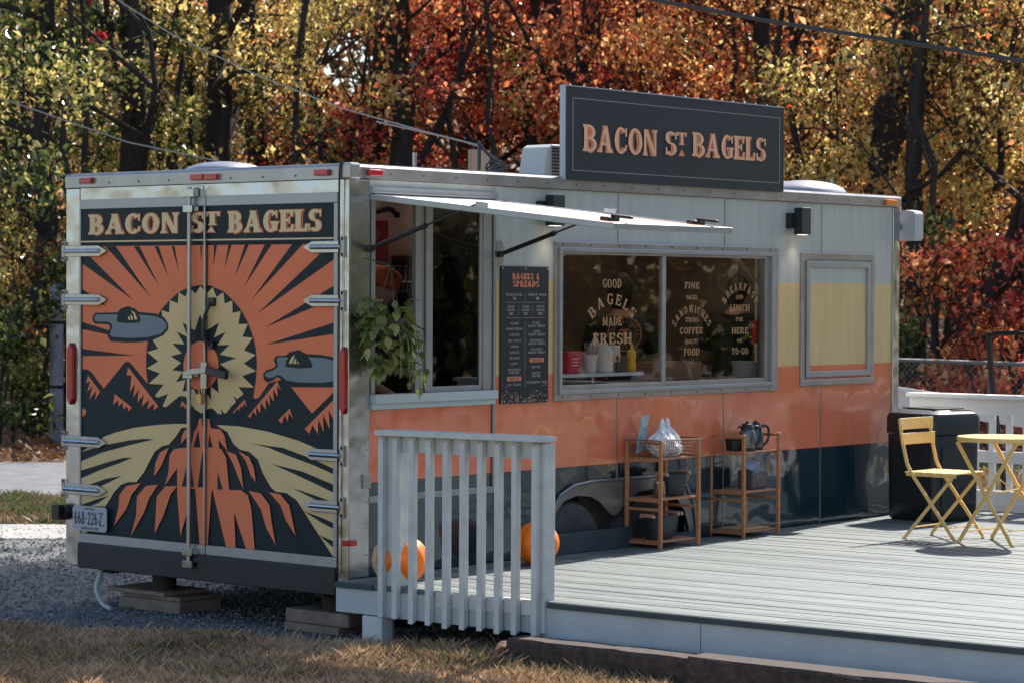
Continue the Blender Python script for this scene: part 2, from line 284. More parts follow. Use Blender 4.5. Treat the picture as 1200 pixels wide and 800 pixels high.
MURAL=[('orange',[(2.303,1.974),(0.104,1.971),(0.101,1.295),(0.503,1.197),(0.645,1.168),(0.725,1.083),(0.757,1.071),(0.775,1.078),(1.695,1.135),(1.853,1.258),(1.882,1.268),(1.912,1.257),(2.102,1.095),(2.217,1.194),(2.253,1.21),(2.302,1.21)]),
('orange',[(0.466,1.152),(0.101,1.165),(0.101,1.143),(0.292,1.002)]),
('dark',[(2.086,1.973),(1.99,1.972),(1.667,1.657)]),
('dark',[(1.825,1.97),(1.773,1.97),(1.59,1.721)]),
('dark',[(1.637,1.969),(1.599,1.969),(1.512,1.784)]),
('dark',[(1.484,1.969),(1.458,1.969),(1.417,1.814)]),
('dark',[(1.352,1.968),(1.329,1.968),(1.322,1.847)]),
('dark',[(1.231,1.969),(1.216,1.968),(1.224,1.87)]),
('dark',[(2.303,1.866),(2.303,1.916),(2.23,1.908),(1.83,1.642)]),
('dark',[(2.303,1.707),(2.218,1.671),(2.071,1.602),(2.303,1.669)]),
('dark',[(2.302,1.502),(2.049,1.453),(2.061,1.428),(2.302,1.457)]),
('dark',[(2.302,1.337),(1.815,1.304),(2.302,1.293)]),
('dark',[(1.113,1.972),(1.087,1.972),(1.116,1.854)]),
('dark',[(0.988,1.973),(0.962,1.972),(1.02,1.835)]),
('dark',[(0.849,1.971),(0.814,1.973),(0.935,1.783)]),
('dark',[(0.68,1.973),(0.625,1.973),(0.856,1.723)]),
('dark',[(0.454,1.974),(0.365,1.975),(0.793,1.648)]),
('dark',[(0.735,1.572),(0.231,1.915),(0.104,1.931),(0.104,1.891)]),
('dark',[(0.671,1.491),(0.359,1.627),(0.103,1.74),(0.103,1.666),(0.297,1.605)]),
('dark',[(0.667,1.39),(0.102,1.527),(0.102,1.461)]),
('dark',[(1.603,1.553),(1.571,1.588),(1.495,1.646),(1.415,1.693),(1.331,1.722),(1.241,1.734),(1.13,1.731),(1.113,1.722),(1.03,1.698),(0.948,1.646),(0.877,1.586),(0.818,1.511),(0.771,1.421),(0.753,1.356),(0.745,1.281),(0.752,1.191),(0.775,1.076),(0.919,0.93),(1.306,0.916),(1.533,0.954),(1.695,1.132),(1.709,1.222),(1.709,1.316),(1.695,1.394)]),
('cream',[(1.228,1.73),(1.269,1.682),(1.328,1.72),(1.359,1.663),(1.418,1.691),(1.426,1.624),(1.497,1.643),(1.502,1.567),(1.571,1.582),(1.557,1.518),(1.649,1.399),(1.6,1.35),(1.699,1.328),(1.6,1.273),(1.703,1.23),(1.583,1.2),(1.685,1.136),(1.55,1.135),(1.625,1.069),(1.623,1.06),(1.602,1.055),(1.51,1.079),(1.558,1.009),(1.547,0.999),(1.527,0.999),(1.43,1.058),(1.408,1.07),(1.357,1.068),(1.323,1.038),(1.272,0.994),(1.222,0.972),(1.183,0.981),(1.155,1.001),(1.133,1.006),(1.105,0.997),(1.078,0.976),(1.041,0.971),(1.049,1.005),(1.019,0.977),(1.006,0.978),(0.96,1.019),(0.99,1.039),(0.958,1.022),(0.92,1.048),(0.943,1.086),(0.911,1.065),(0.856,1.098),(0.898,1.137),(0.768,1.138),(0.867,1.203),(0.752,1.235),(0.855,1.277),(0.756,1.328),(0.852,1.355),(0.78,1.427),(0.866,1.432),(0.821,1.507),(0.902,1.505),(0.88,1.582),(0.951,1.57),(0.952,1.643),(1.017,1.625),(1.03,1.692),(1.089,1.662),(1.121,1.722),(1.176,1.683)]),
('dark',[(1.23,1.561),(1.276,1.463),(1.384,1.51),(1.338,1.422),(1.435,1.455),(1.369,1.38),(1.476,1.384),(1.39,1.327),(1.488,1.307),(1.396,1.269),(1.476,1.223),(1.385,1.216),(1.442,1.152),(1.357,1.168),(1.382,1.096),(1.285,1.118),(1.226,1.038),(1.192,1.112),(1.132,1.054),(1.136,1.135),(1.066,1.097),(1.079,1.193),(0.974,1.226),(1.055,1.269),(0.92,1.307),(1.059,1.326),(0.974,1.384),(1.078,1.38),(1.008,1.459),(1.109,1.423),(1.065,1.512),(1.175,1.465)]),
('orange',[(1.068,1.258),(1.072,1.225),(1.083,1.194),(1.101,1.166),(1.125,1.143),(1.154,1.124),(1.186,1.113),(1.22,1.108),(1.254,1.111),(1.287,1.121),(1.316,1.137),(1.341,1.16),(1.359,1.188),(1.371,1.218),(1.375,1.251),(1.371,1.284),(1.36,1.315),(1.341,1.344),(1.317,1.367),(1.288,1.385),(1.255,1.397),(1.221,1.401),(1.187,1.398),(1.155,1.387),(1.126,1.371),(1.102,1.348),(1.084,1.321),(1.072,1.29)]),
('orange',[(1.873,1.234),(1.596,1),(1.642,0.975),(1.634,1.019),(1.698,0.98),(1.681,1.041),(1.747,0.995),(1.729,1.069),(1.788,1.018),(1.776,1.099),(1.825,1.046),(1.809,1.133),(1.856,1.081),(1.843,1.18),(1.888,1.185)]),
('orange',[(2.247,1.174),(2.132,1.075),(2.18,1.024),(2.17,1.08),(2.237,1.022),(2.204,1.107),(2.255,1.069),(2.229,1.138),(2.268,1.125)]),
('orange',[(1.997,1.065),(1.837,0.987),(1.87,0.96),(1.882,0.993),(1.917,0.971),(1.923,1.016),(1.961,0.987),(1.964,1.03),(2.012,0.993)]),
('orange',[(1.385,1.04),(1.342,1.007),(1.362,0.995),(1.368,1.014),(1.402,1.005)]),
('orange',[(1.334,0.996),(1.317,0.992),(1.323,0.983)]),
('orange',[(2.301,0.968),(2.275,0.962),(2.262,0.949),(2.267,0.933),(2.301,0.91)]),
('orange',[(0.845,1.066),(0.827,1.023),(0.852,1.045),(0.861,1.015),(0.875,1.029),(0.892,0.999),(0.903,1.013),(0.935,0.982),(0.946,0.985)]),
('orange',[(0.573,1.181),(0.543,1.126),(0.574,1.155),(0.568,1.088),(0.606,1.131),(0.599,1.057),(0.638,1.101),(0.632,1.032),(0.669,1.079),(0.666,1.01),(0.709,1.053),(0.714,0.989),(0.749,1.026),(0.746,0.972),(0.773,0.999),(0.797,0.957),(0.816,0.969)]),
('orange',[(0.469,1.024),(0.442,0.965),(0.476,0.998),(0.486,0.949),(0.513,0.985),(0.533,0.934),(0.565,0.954)]),
('orange',[(0.1,1.099),(0.349,0.911),(0.309,0.884),(0.285,0.936),(0.241,0.884),(0.238,0.972),(0.194,0.897),(0.202,1.001),(0.146,0.916),(0.156,1.025),(0.1,0.951)]),
('dark',[(2.205,1.535),(2.181,1.561),(1.972,1.565),(1.942,1.589),(1.877,1.604),(1.813,1.59),(1.777,1.569),(1.626,1.562),(1.546,1.538),(1.509,1.499),(1.511,1.464),(1.557,1.429),(1.649,1.4),(1.789,1.385),(1.906,1.383),(2.037,1.388),(2.061,1.414),(2.061,1.437),(2.039,1.473),(2.055,1.491),(2.181,1.494),(2.203,1.507)]),
('grey',[(2.184,1.543),(2.163,1.551),(1.966,1.552),(1.766,1.553),(1.626,1.545),(1.557,1.526),(1.522,1.495),(1.527,1.472),(1.58,1.438),(1.695,1.418),(1.847,1.41),(2.019,1.414),(2.045,1.43),(2.019,1.474),(2.027,1.496),(2.061,1.507),(2.175,1.507),(2.187,1.527)]),
('dark',[(1.98,1.514),(1.972,1.545),(1.948,1.569),(1.918,1.589),(1.877,1.603),(1.824,1.59),(1.783,1.563),(1.757,1.524),(1.766,1.504),(1.883,1.499),(1.972,1.506)]),
('cream',[(1.848,1.578),(1.812,1.565),(1.789,1.527),(1.798,1.522),(1.812,1.523),(1.822,1.553)]),
('cream',[(1.852,1.557),(1.83,1.537),(1.828,1.52),(1.845,1.521)]),
('cream',[(1.873,1.54),(1.859,1.542),(1.853,1.521),(1.871,1.52)]),
('dark',[(0.601,1.307),(0.584,1.326),(0.503,1.331),(0.472,1.35),(0.399,1.365),(0.337,1.342),(0.234,1.341),(0.101,1.326),(0.101,1.158),(0.45,1.149),(0.503,1.162),(0.545,1.193),(0.571,1.207),(0.608,1.186),(0.651,1.171),(0.683,1.185),(0.691,1.219),(0.667,1.24),(0.598,1.26),(0.584,1.277),(0.598,1.292)]),
('grey',[(0.579,1.309),(0.556,1.321),(0.493,1.32),(0.306,1.324),(0.203,1.322),(0.101,1.307),(0.101,1.195),(0.202,1.181),(0.388,1.178),(0.492,1.186),(0.54,1.211),(0.571,1.218),(0.603,1.201),(0.651,1.2),(0.675,1.212),(0.665,1.227),(0.598,1.246),(0.568,1.266),(0.569,1.285)]),
('dark',[(0.508,1.27),(0.498,1.301),(0.462,1.343),(0.399,1.36),(0.337,1.338),(0.301,1.306),(0.283,1.276),(0.297,1.264),(0.399,1.258),(0.493,1.264)]),
('cream',[(0.428,1.336),(0.449,1.286),(0.48,1.283),(0.456,1.321)]),
('cream',[(0.418,1.318),(0.417,1.285),(0.443,1.283),(0.428,1.309)]),
('cream',[(0.404,1.303),(0.396,1.283),(0.411,1.284)]),
('cream',[(2.295,0.699),(2.09,0.798),(1.98,0.829),(1.818,0.862),(1.626,0.886),(1.453,0.9),(1.305,0.903),(1.313,0.885),(1.39,0.878),(1.437,0.824),(1.5,0.773),(1.563,0.76),(1.626,0.725),(1.673,0.664),(1.721,0.597),(1.793,0.531),(1.866,0.527),(1.939,0.505),(2.004,0.452),(2.078,0.366),(2.328,0.352),(2.328,0.689)]),
('cream',[(2.327,0.212),(2.235,0.209),(2.277,0.18),(2.327,0.176)]),
('dark',[(2.311,0.693),(2.095,0.743),(1.866,0.783),(1.738,0.798),(1.631,0.8),(1.866,0.752),(2.112,0.698),(2.311,0.634)]),
('dark',[(2.311,0.577),(2.062,0.64),(1.915,0.674),(1.826,0.68),(1.947,0.64),(2.144,0.584),(2.311,0.526)]),
('dark',[(2.251,0.487),(2.078,0.536),(1.928,0.562),(2.029,0.522),(2.128,0.487)]),
('dark',[(2.311,0.361),(2.161,0.405),(2.045,0.434),(2.144,0.384),(2.227,0.356),(2.311,0.351)]),
('cream',[(1.083,0.907),(0.889,0.906),(0.64,0.883),(0.397,0.841),(0.206,0.792),(0.096,0.746),(0.093,0.182),(0.117,0.194),(0.216,0.284),(0.14,0.215),(0.283,0.362),(0.363,0.448),(0.411,0.497),(0.492,0.533),(0.582,0.537),(0.622,0.56),(0.688,0.638),(0.73,0.717),(0.805,0.76),(0.88,0.768),(0.938,0.801),(0.989,0.869),(1.032,0.885)]),
('dark',[(0.793,0.809),(0.526,0.795),(0.269,0.738),(0.095,0.687),(0.095,0.656),(0.269,0.704),(0.525,0.761),(0.64,0.79)]),
('dark',[(0.618,0.697),(0.364,0.665),(0.095,0.597),(0.095,0.55),(0.268,0.602),(0.477,0.66)]),
('dark',[(0.452,0.567),(0.268,0.533),(0.094,0.498),(0.094,0.486),(0.204,0.494),(0.331,0.53)]),
('dark',[(0.355,0.437),(0.204,0.407),(0.094,0.377),(0.094,0.342),(0.22,0.383)]),
('dark',[(0.227,0.306),(0.093,0.274),(0.093,0.242),(0.125,0.248)]),
('orange',[(1.393,0.781),(1.382,0.831),(1.359,0.864),(1.317,0.881),(1.313,0.86),(1.351,0.816)]),
('orange',[(1.305,0.763),(1.274,0.862),(1.251,0.884),(1.233,0.939),(1.146,0.941),(1.129,0.885),(1.048,0.882),(1.015,0.851),(0.989,0.758),(1.064,0.819),(1.057,0.767),(1.159,0.76)]),
('dark',[(1.285,0.765),(1.24,0.874),(1.22,0.768)]),
('dark',[(1.156,0.771),(1.141,0.851),(1.113,0.772)]),
('dark',[(1.214,0.938),(1.195,0.938),(1.202,0.879)]),
('dark',[(1.179,0.941),(1.162,0.942),(1.162,0.887)]),
('orange',[(1.633,0.58),(1.618,0.656),(1.578,0.722),(1.499,0.754),(1.531,0.702),(1.562,0.647),(1.61,0.592)]),
('orange',[(1.533,0.523),(1.502,0.607),(1.492,0.709),(1.452,0.748),(1.374,0.759),(1.119,0.769),(1.04,0.767),(0.997,0.716),(0.971,0.528),(1.158,0.514),(1.424,0.52),(1.424,0.633)]),
('dark',[(1.385,0.522),(1.328,0.69),(1.309,0.702),(1.275,0.528)]),
('dark',[(1.244,0.528),(1.202,0.746),(1.171,0.645),(1.164,0.532)]),
('dark',[(1.074,0.522),(1.07,0.631),(1.025,0.525)]),
('orange',[(0.997,0.757),(0.913,0.738),(0.871,0.664),(0.849,0.537),(0.887,0.593),(0.938,0.684)]),
('orange',[(0.891,0.759),(0.804,0.731),(0.763,0.669),(0.746,0.583),(0.787,0.621),(0.829,0.701)]),
('orange',[(1.265,0.527),(1.118,0.535),(1.175,0.176),(1.224,0.178),(1.25,0.398)]),
('orange',[(1.424,0.516),(1.413,0.527),(1.301,0.525),(1.327,0.393),(1.393,0.225),(1.42,0.452)]),
('orange',[(1.624,0.226),(1.606,0.452),(1.53,0.518),(1.424,0.526),(1.483,0.47),(1.546,0.338)]),
('orange',[(1.841,0.196),(1.793,0.323),(1.785,0.443),(1.705,0.512),(1.594,0.526),(1.673,0.438),(1.72,0.349)]),
('orange',[(1.995,0.251),(1.955,0.368),(1.947,0.445),(1.882,0.502),(1.753,0.525),(1.833,0.451),(1.882,0.361)]),
('orange',[(1.115,0.523),(0.87,0.53),(0.812,0.504),(0.782,0.424),(0.753,0.188),(0.827,0.188),(0.929,0.398),(0.914,0.188),(0.995,0.185)]),
('orange',[(1.179,0.519),(1.12,0.522),(1.157,0.166),(1.195,0.163)]),
('orange',[(0.804,0.53),(0.704,0.521),(0.63,0.456),(0.614,0.365),(0.58,0.228),(0.654,0.316),(0.704,0.429)]),
('orange',[(0.634,0.531),(0.541,0.524),(0.468,0.465),(0.443,0.386),(0.415,0.291),(0.492,0.372),(0.541,0.461)])]
# ================================================================= SETTING
GZ = -0.27
FW = Vector((.7648, .6442, 0)); RT = Vector((.6442, -.7648, 0)); C0 = Vector((-10.481, -10.032, 0))
def ahead(d, l, z=GZ):
    """a spot d metres along the clearing and l metres across it"""
    p = C0 + FW*d + RT*l; return Vector((p.x, p.y, z))
def bearing(px, d, z=GZ): return ahead(d, (px-600)/2990*d, z)
m_ground = pm('woodland_soil', (0.10, 0.06, 0.035), .95, col2=(0.20, 0.11, 0.06), vs=3, bump=.03, bs=12)
m_grav = pm('grey_gravel', (0.07, 0.075, 0.08), .9, col2=(0.17, 0.17, 0.17), vs=28, bump=.02, bs=45)
m_path = pm('pale_compacted_gravel', (0.27, 0.265, 0.25), .9, col2=(0.38, 0.37, 0.35), vs=3, bump=.006, bs=50)
m_road = pm('asphalt', (0.13, 0.135, 0.15), .8, var=.25, vs=5, bump=.004, bs=60)
m_lawn = pm('dry_lawn_soil', (0.10, 0.085, 0.03), .95, col2=(0.24, 0.17, 0.08), vs=9, bump=.02, bs=30)
def sheet(name, d0, d1, l0, l1, z, m, wav=0, n=40):
    mb = M(); vs = []; 
    for j, d in enumerate((d0, d1)):
        for i in range(n+1):
            l = l0+(l1-l0)*i/n; dd = d+(noise.noise(Vector((l*.9, d, 3)))*wav if wav else 0); vs.append(ahead(dd, l, z))
    mb.add(vs, [(i, i+1, n+2+i, n+1+i) for i in range(n)])
    return tag(mb.build(name, m), kind='structure')
# one ground sheet to the horizon; beyond the road the forest floor climbs gently
g = M(); N = 60
ds = [-150, -40, 0, 10, 20, 28, 31, 33, 36, 40, 46, 55, 70, 90, 130, 200, 420]; ls = [-300, -90, -40, -20, -10, -4, 0, 4, 10, 20, 40, 90, 300]
hz = lambda d: GZ-.012 if d < 31 else GZ-.012+min((d-31)*.05, .6)+max(0, d-46)*.09
g.add([ahead(d, l, hz(d)+(noise.noise(Vector((d*.2, l*.3, 0)))*.12 if d > 32 else 0)) for d in ds for l in ls],
      [(j*len(ls)+i, j*len(ls)+i+1, (j+1)*len(ls)+i+1, (j+1)*len(ls)+i) for j in range(len(ds)-1) for i in range(len(ls)-1)])
g.m = [1 if ds[k//(len(ls)-1)] < 28 else 0 for k in range(len(g.f))]
tag(g.build('ground', [m_ground, pm('meadow', (.10, .12, .04), .95, col2=(.24, .19, .09), vs=.8)]), kind='structure')
sheet('gravel_lot', 9.5, 21.9, -40, 60, GZ-.004, m_grav, .1)
sheet('path', 20.3, 21.5, -40, 60, GZ, m_path, .12)
sheet('verge', 21.5, 24.2, -40, 60, GZ+.004, m_lawn, .08)
sheet('road', 24.2, 29.2, -60, 90, GZ+.008, m_road, .03)
# front lawn: its edge meets the gravel a step in front of the trailer
fl = M(); vs = []; n = 60
edge = lambda l: 13.95-.27*l if l < .1 else 13.5
for j in (0, 1):
    for i in range(n+1):
        l = -8+16*i/n; vs.append(ahead(5 if j == 0 else edge(l)+.12*noise.noise(Vector((l*2, 0, 0))), l, GZ+.004))
fl.add(vs, [(i, i+1, n+2+i, n+1+i) for i in range(n)]); tag(fl.build('lawn', m_lawn), kind='structure')

def tinted(name, verts, faces, tints, per, mat, parent=None):
    me = bpy.data.meshes.new(name); me.from_pydata(verts, [], faces); me.materials.append(mat)
    a = me.attributes.new('tint', 'FLOAT', 'FACE'); a.data.foreach_set('value', [t for t in tints for _ in range(per)])
    return link(bpy.data.objects.new(name, me), parent)
# grass blades
m_blade = leafmat('grass_blade', [(0.62, 0.42, 0.26), (0.46, 0.30, 0.17), (0.26, 0.16, 0.10), (0.17, 0.16, 0.06), (0.07, 0.10, 0.03)], .3, .5)
def blades(name, n, d0, d1, l0, l1, h, w, green, lim=None):
    vs = []; fs = []; ts = []
    for _ in range(n):
        d = random.uniform(d0, d1); l = random.uniform(l0, l1)
        if lim and d > lim(l)+random.gauss(0, .07): continue
        p = ahead(d, l, GZ); q = noise.noise(Vector((p.x*1.3, p.y*1.3, 0)))
        hh = h*random.uniform(.4, 1.2)*(1+q*.5); a = random.uniform(0, 2*PI); hh *= 1+.8*max(0, noise.noise(Vector((p.x*5, p.y*5, 3)))); ww = w*random.uniform(.6, 1.3)
        bend = Vector((random.gauss(0, .5), random.gauss(0, .5), 0))*hh; sd = Vector((math.cos(a), math.sin(a), 0))*ww
        b = len(vs); vs += [p-sd, p+sd, p+bend*.4+Vector((0, 0, hh*.6))+sd*.7, p+bend+Vector((0, 0, hh))]
        fs += [(b, b+1, b+2), (b, b+2, b+3)]; ts.append(min(1, max(0, random.random()**1.5*.7+q*.55+green)))
    return tag(tinted(name, vs, fs, ts, 2, m_blade), 'short dry straw and green grass', None, kind='stuff')
blades('grass', 190000, 11.2, 15.1, -3.8, 3.6, .062, .0042, .02, edge)
blades('grass', 15000, 21.55, 24.1, -5.2, -3.2, .09, .008, .62)
blades('grass', 9000, 18.5, 28, 3.2, 6.5, .14, .009, .35)
# loose stones of the gravel and fallen leaves
vs = []; fs = []; ts = []
for _ in range(30000):
    d = 13+10.0*random.random()**2.2; l = random.uniform(-.215*d, .03*d)
    if d < edge(l)-.05: continue
    p = ahead(d, l, GZ); mound = .05*max(0, noise.noise(Vector((p.x*1.5, p.y*1.5, 7)))); r = random.uniform(.006, .019)*(1+.03*(d-13)); b = len(vs)
    if 20.3 < d < 21.5: r *= .45
    o = [Vector((random.uniform(.5, 1.2)*r*x, random.uniform(.5, 1.2)*r*y, random.uniform(.3, 1)*r*z)) for x, y, z in ((1, 0, 0), (0, 1, 0), (-1, 0, 0), (0, -1, 0), (0, 0, 1))]
    R = Matrix.Rotation(random.uniform(0, 6.3), 3, 'Z')
    vs += [p+R @ q+Vector((0, 0, mound*.3)) for q in o]; fs += [(b, b+1, b+4), (b+1, b+2, b+4), (b+2, b+3, b+4), (b+3, b, b+4)]; ts.append(random.random())
m_stone = leafmat('gravel_stone', [(0.05, 0.055, 0.06), (0.09, 0.095, 0.10), (0.14, 0.14, 0.14), (0.22, 0.22, 0.21)], 0, .8)
tag(tinted('gravel', vs, fs, ts, 4, m_stone), 'loose grey crushed stone', kind='stuff')
m_litter = leafmat('fallen_leaf', [(0.13, 0.05, 0.02), (0.28, 0.12, 0.04), (0.40, 0.20, 0.08), (0.20, 0.07, 0.03), (0.45, 0.30, 0.16)], .2, .6)
def litter(n, fd, l0, l1, s, z=0):
    vs = []; fs = []; ts = []
    for _ in range(n):
        d = fd(); l = random.uniform(l0, l1)*d; p = ahead(d, l, hz(d)+.02+random.random()*s*.7)
        R = Euler((random.gauss(0, .5), random.gauss(0, .5), random.uniform(0, 6.3))).to_matrix(); q = s*random.uniform(.6, 1.3); b = len(vs)
        vs += [p+R @ (Vector(k)*q) for k in ((-.5, 0, 0), (0, -.35, .1), (.55, 0, 0), (0, .35, .1))]; fs += [(b, b+1, b+2), (b, b+2, b+3)]; ts.append(random.random())
    tag(tinted('leaf_litter', vs, fs, ts, 2, m_litter), 'brown fallen leaves', kind='stuff')
litter(700, lambda: random.uniform(11.5, 13.4), -.2, .2, .045)
litter(30000, lambda: random.uniform(29.2, 52), -.26, .26, .11)

# ---------------------------------------------------------------- trees
KIND = {
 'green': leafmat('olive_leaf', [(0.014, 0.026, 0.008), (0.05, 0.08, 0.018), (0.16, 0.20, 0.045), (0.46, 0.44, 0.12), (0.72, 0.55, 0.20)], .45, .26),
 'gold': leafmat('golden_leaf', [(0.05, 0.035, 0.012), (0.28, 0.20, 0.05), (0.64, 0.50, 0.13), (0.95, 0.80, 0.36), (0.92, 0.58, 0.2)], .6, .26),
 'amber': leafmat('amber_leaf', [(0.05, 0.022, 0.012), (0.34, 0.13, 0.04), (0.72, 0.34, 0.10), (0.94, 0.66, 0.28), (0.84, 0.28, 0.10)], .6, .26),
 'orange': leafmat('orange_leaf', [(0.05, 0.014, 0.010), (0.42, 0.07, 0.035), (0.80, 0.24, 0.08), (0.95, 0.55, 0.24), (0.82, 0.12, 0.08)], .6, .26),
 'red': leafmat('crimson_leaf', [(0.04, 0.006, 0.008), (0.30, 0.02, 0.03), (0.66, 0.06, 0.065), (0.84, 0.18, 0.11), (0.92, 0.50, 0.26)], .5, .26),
}
m_bark = pm('dark_bark', (0.026, 0.020, 0.018), .9, var=.5, vs=4, bump=.02, bs=14, stretch=(3, 3, .5))
def gap(P):
    "a hole in the canopy up the slope, where sky shows"
    d = (P-C0).dot(FW); q = ((P-C0).dot(RT)/d+.064)/.0125; e = ((P.z-1.7)/d-.0895)/.0135
    return q*q+e*e < .55+.8*random.random()
def foliage(clumps, n, size, base=Vector((0, 0, 0))):
    vs = []; fs = []; ts = []
    size0 = size; wts = [c[1]**2 for c in clumps]; pick = random.choices(clumps, wts, k=n)
    for (c, r, tn) in pick:
        v = Vector((random.gauss(0, 1), random.gauss(0, 1), random.gauss(0, .75))); p = c + v*r*.36
        if gap(base+p): continue
        s = size*random.choice((.5, .8, 1, 1, 1.5))*random.uniform(.75, 1.25); b = len(vs)
        R = Euler((random.gauss(.2, .9), random.gauss(.35, .8), random.uniform(0, 6.3))).to_matrix()
        vs += [p+R @ (Vector(k)*s) for k in ((-.55, 0, 0), (-.05, -.36, .13), (.6, 0, -.04), (-.05, .36, .13))]
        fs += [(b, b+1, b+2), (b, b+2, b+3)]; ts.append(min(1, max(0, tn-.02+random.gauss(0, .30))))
    return vs, fs, ts
def trunk_mesh(mb, p0, h, r, lean, crook=.25, seed=0, nb=7, lo=.25):
    rnd = random.Random(seed); pts = []; rs = []
    for i in range(13):
        t = i/12; pts.append(p0+Vector((lean.x*t*h+rnd.gauss(0, crook*.25)*min(1, t*4), lean.y*t*h+rnd.gauss(0, crook*.25)*min(1, t*4), t*h)))
        rs.append(r*1.25*(1-.70*t)*(1.35 if i == 0 else 1))
    mb.tube(pts, rs, 9); ends = []
    for k in range(nb):
        t = lo+(1-lo)*(k+rnd.random())/nb; i = min(11, int(t*12)); q = pts[i].lerp(pts[i+1], t*12-i)
        a = rnd.uniform(0, 6.3); L = h*rnd.uniform(.16, .34)*(1.2-t*.6); br = [q]; dv = Vector((math.cos(a), math.sin(a), rnd.uniform(.2, 1.0))).normalized()
        for j in range(5): dv = (dv+Vector((rnd.gauss(0, .22), rnd.gauss(0, .22), rnd.gauss(.06, .18)))).normalized(); br.append(br[-1]+dv*L/5)
        rb = rs[i]*.42; mb.tube(br, [rb*(1-.17*j) for j in range(6)], 6); ends.append((br[-1], L))
        for j in (2, 3, 4):
            dv2 = (dv+Vector((rnd.gauss(0, .8), rnd.gauss(0, .8), rnd.gauss(0, .5)))).normalized(); e = br[j]+dv2*L*.5
            mb.tube([br[j], br[j].lerp(e, .5)+Vector((0, 0, rnd.gauss(0, .06))), e], [rb*.45, rb*.3, rb*.12], 5); ends.append((e, L*.6))
    return ends
NAMEK = {'green': 'dark olive green', 'gold': 'golden yellow', 'amber': 'amber and brown', 'orange': 'bright orange', 'red': 'deep crimson'}
def tree(px, d, h, r, kind, lean=(0, 0), zc=(1, 8), rad=2.2, n=5000, size=.105, label='', seed=0, nb=7, lo=.25, tn0=.4, where='', nclump=34, top=None):
    z0 = hz(d); p = bearing(px, d, z0); lw = RT*lean[0]+FW*lean[1]
    t = thing('tree', label, 'tree', p, 0, 'autumn trees of the woodland edge'); mb = M()
    ends = trunk_mesh(mb, Vector((0, 0, 0)), h, r, lw, .3, seed, nb, lo); mb.build('trunk', m_bark, t, smooth=True)
    rnd = random.Random(seed+99); cl = []
    for k in range(nclump):
        tt = rnd.random(); z = zc[0]+(zc[1]-zc[0])*tt; a = rnd.uniform(0, 6.3); q = rad*math.sqrt(rnd.random())*(.55+.6*math.sin(PI*min(1, tt*.85+.1)))
        cl.append((Vector((lw.x*z+math.cos(a)*q+FW.x*.75, lw.y*z+math.sin(a)*q+FW.y*.75, z)), rnd.uniform(.3, .85)*rad*.42, tn0+rnd.gauss(0, .26)))
    for e, L in ends:
        if zc[0] < e.z < zc[1]+1: cl.append((e, min(.8, L*.5), tn0+rnd.gauss(0, .2)))
    vs, fs, ts = foliage(cl, n, size, p)
    if top:      # the upper crown, above the frame
        for _ in range(top[3]):
            p = Vector((top[0]+random.gauss(0, 1.9), top[1]+random.gauss(0, .75), top[2]+random.gauss(0, .9))); s = .28*random.uniform(.6, 1.3); b = len(vs)
            R = Euler((random.gauss(.2, .9), random.gauss(.35, .8), random.uniform(0, 6.3))).to_matrix(); vs += [p+R @ (Vector(k)*s) for k in ((-.55, 0, 0), (-.05, -.36, .13), (.6, 0, -.04), (-.05, .36, .13))]; fs += [(b, b+1, b+2), (b, b+2, b+3)]; ts.append(random.random())
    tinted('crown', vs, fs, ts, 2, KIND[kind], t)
    return t
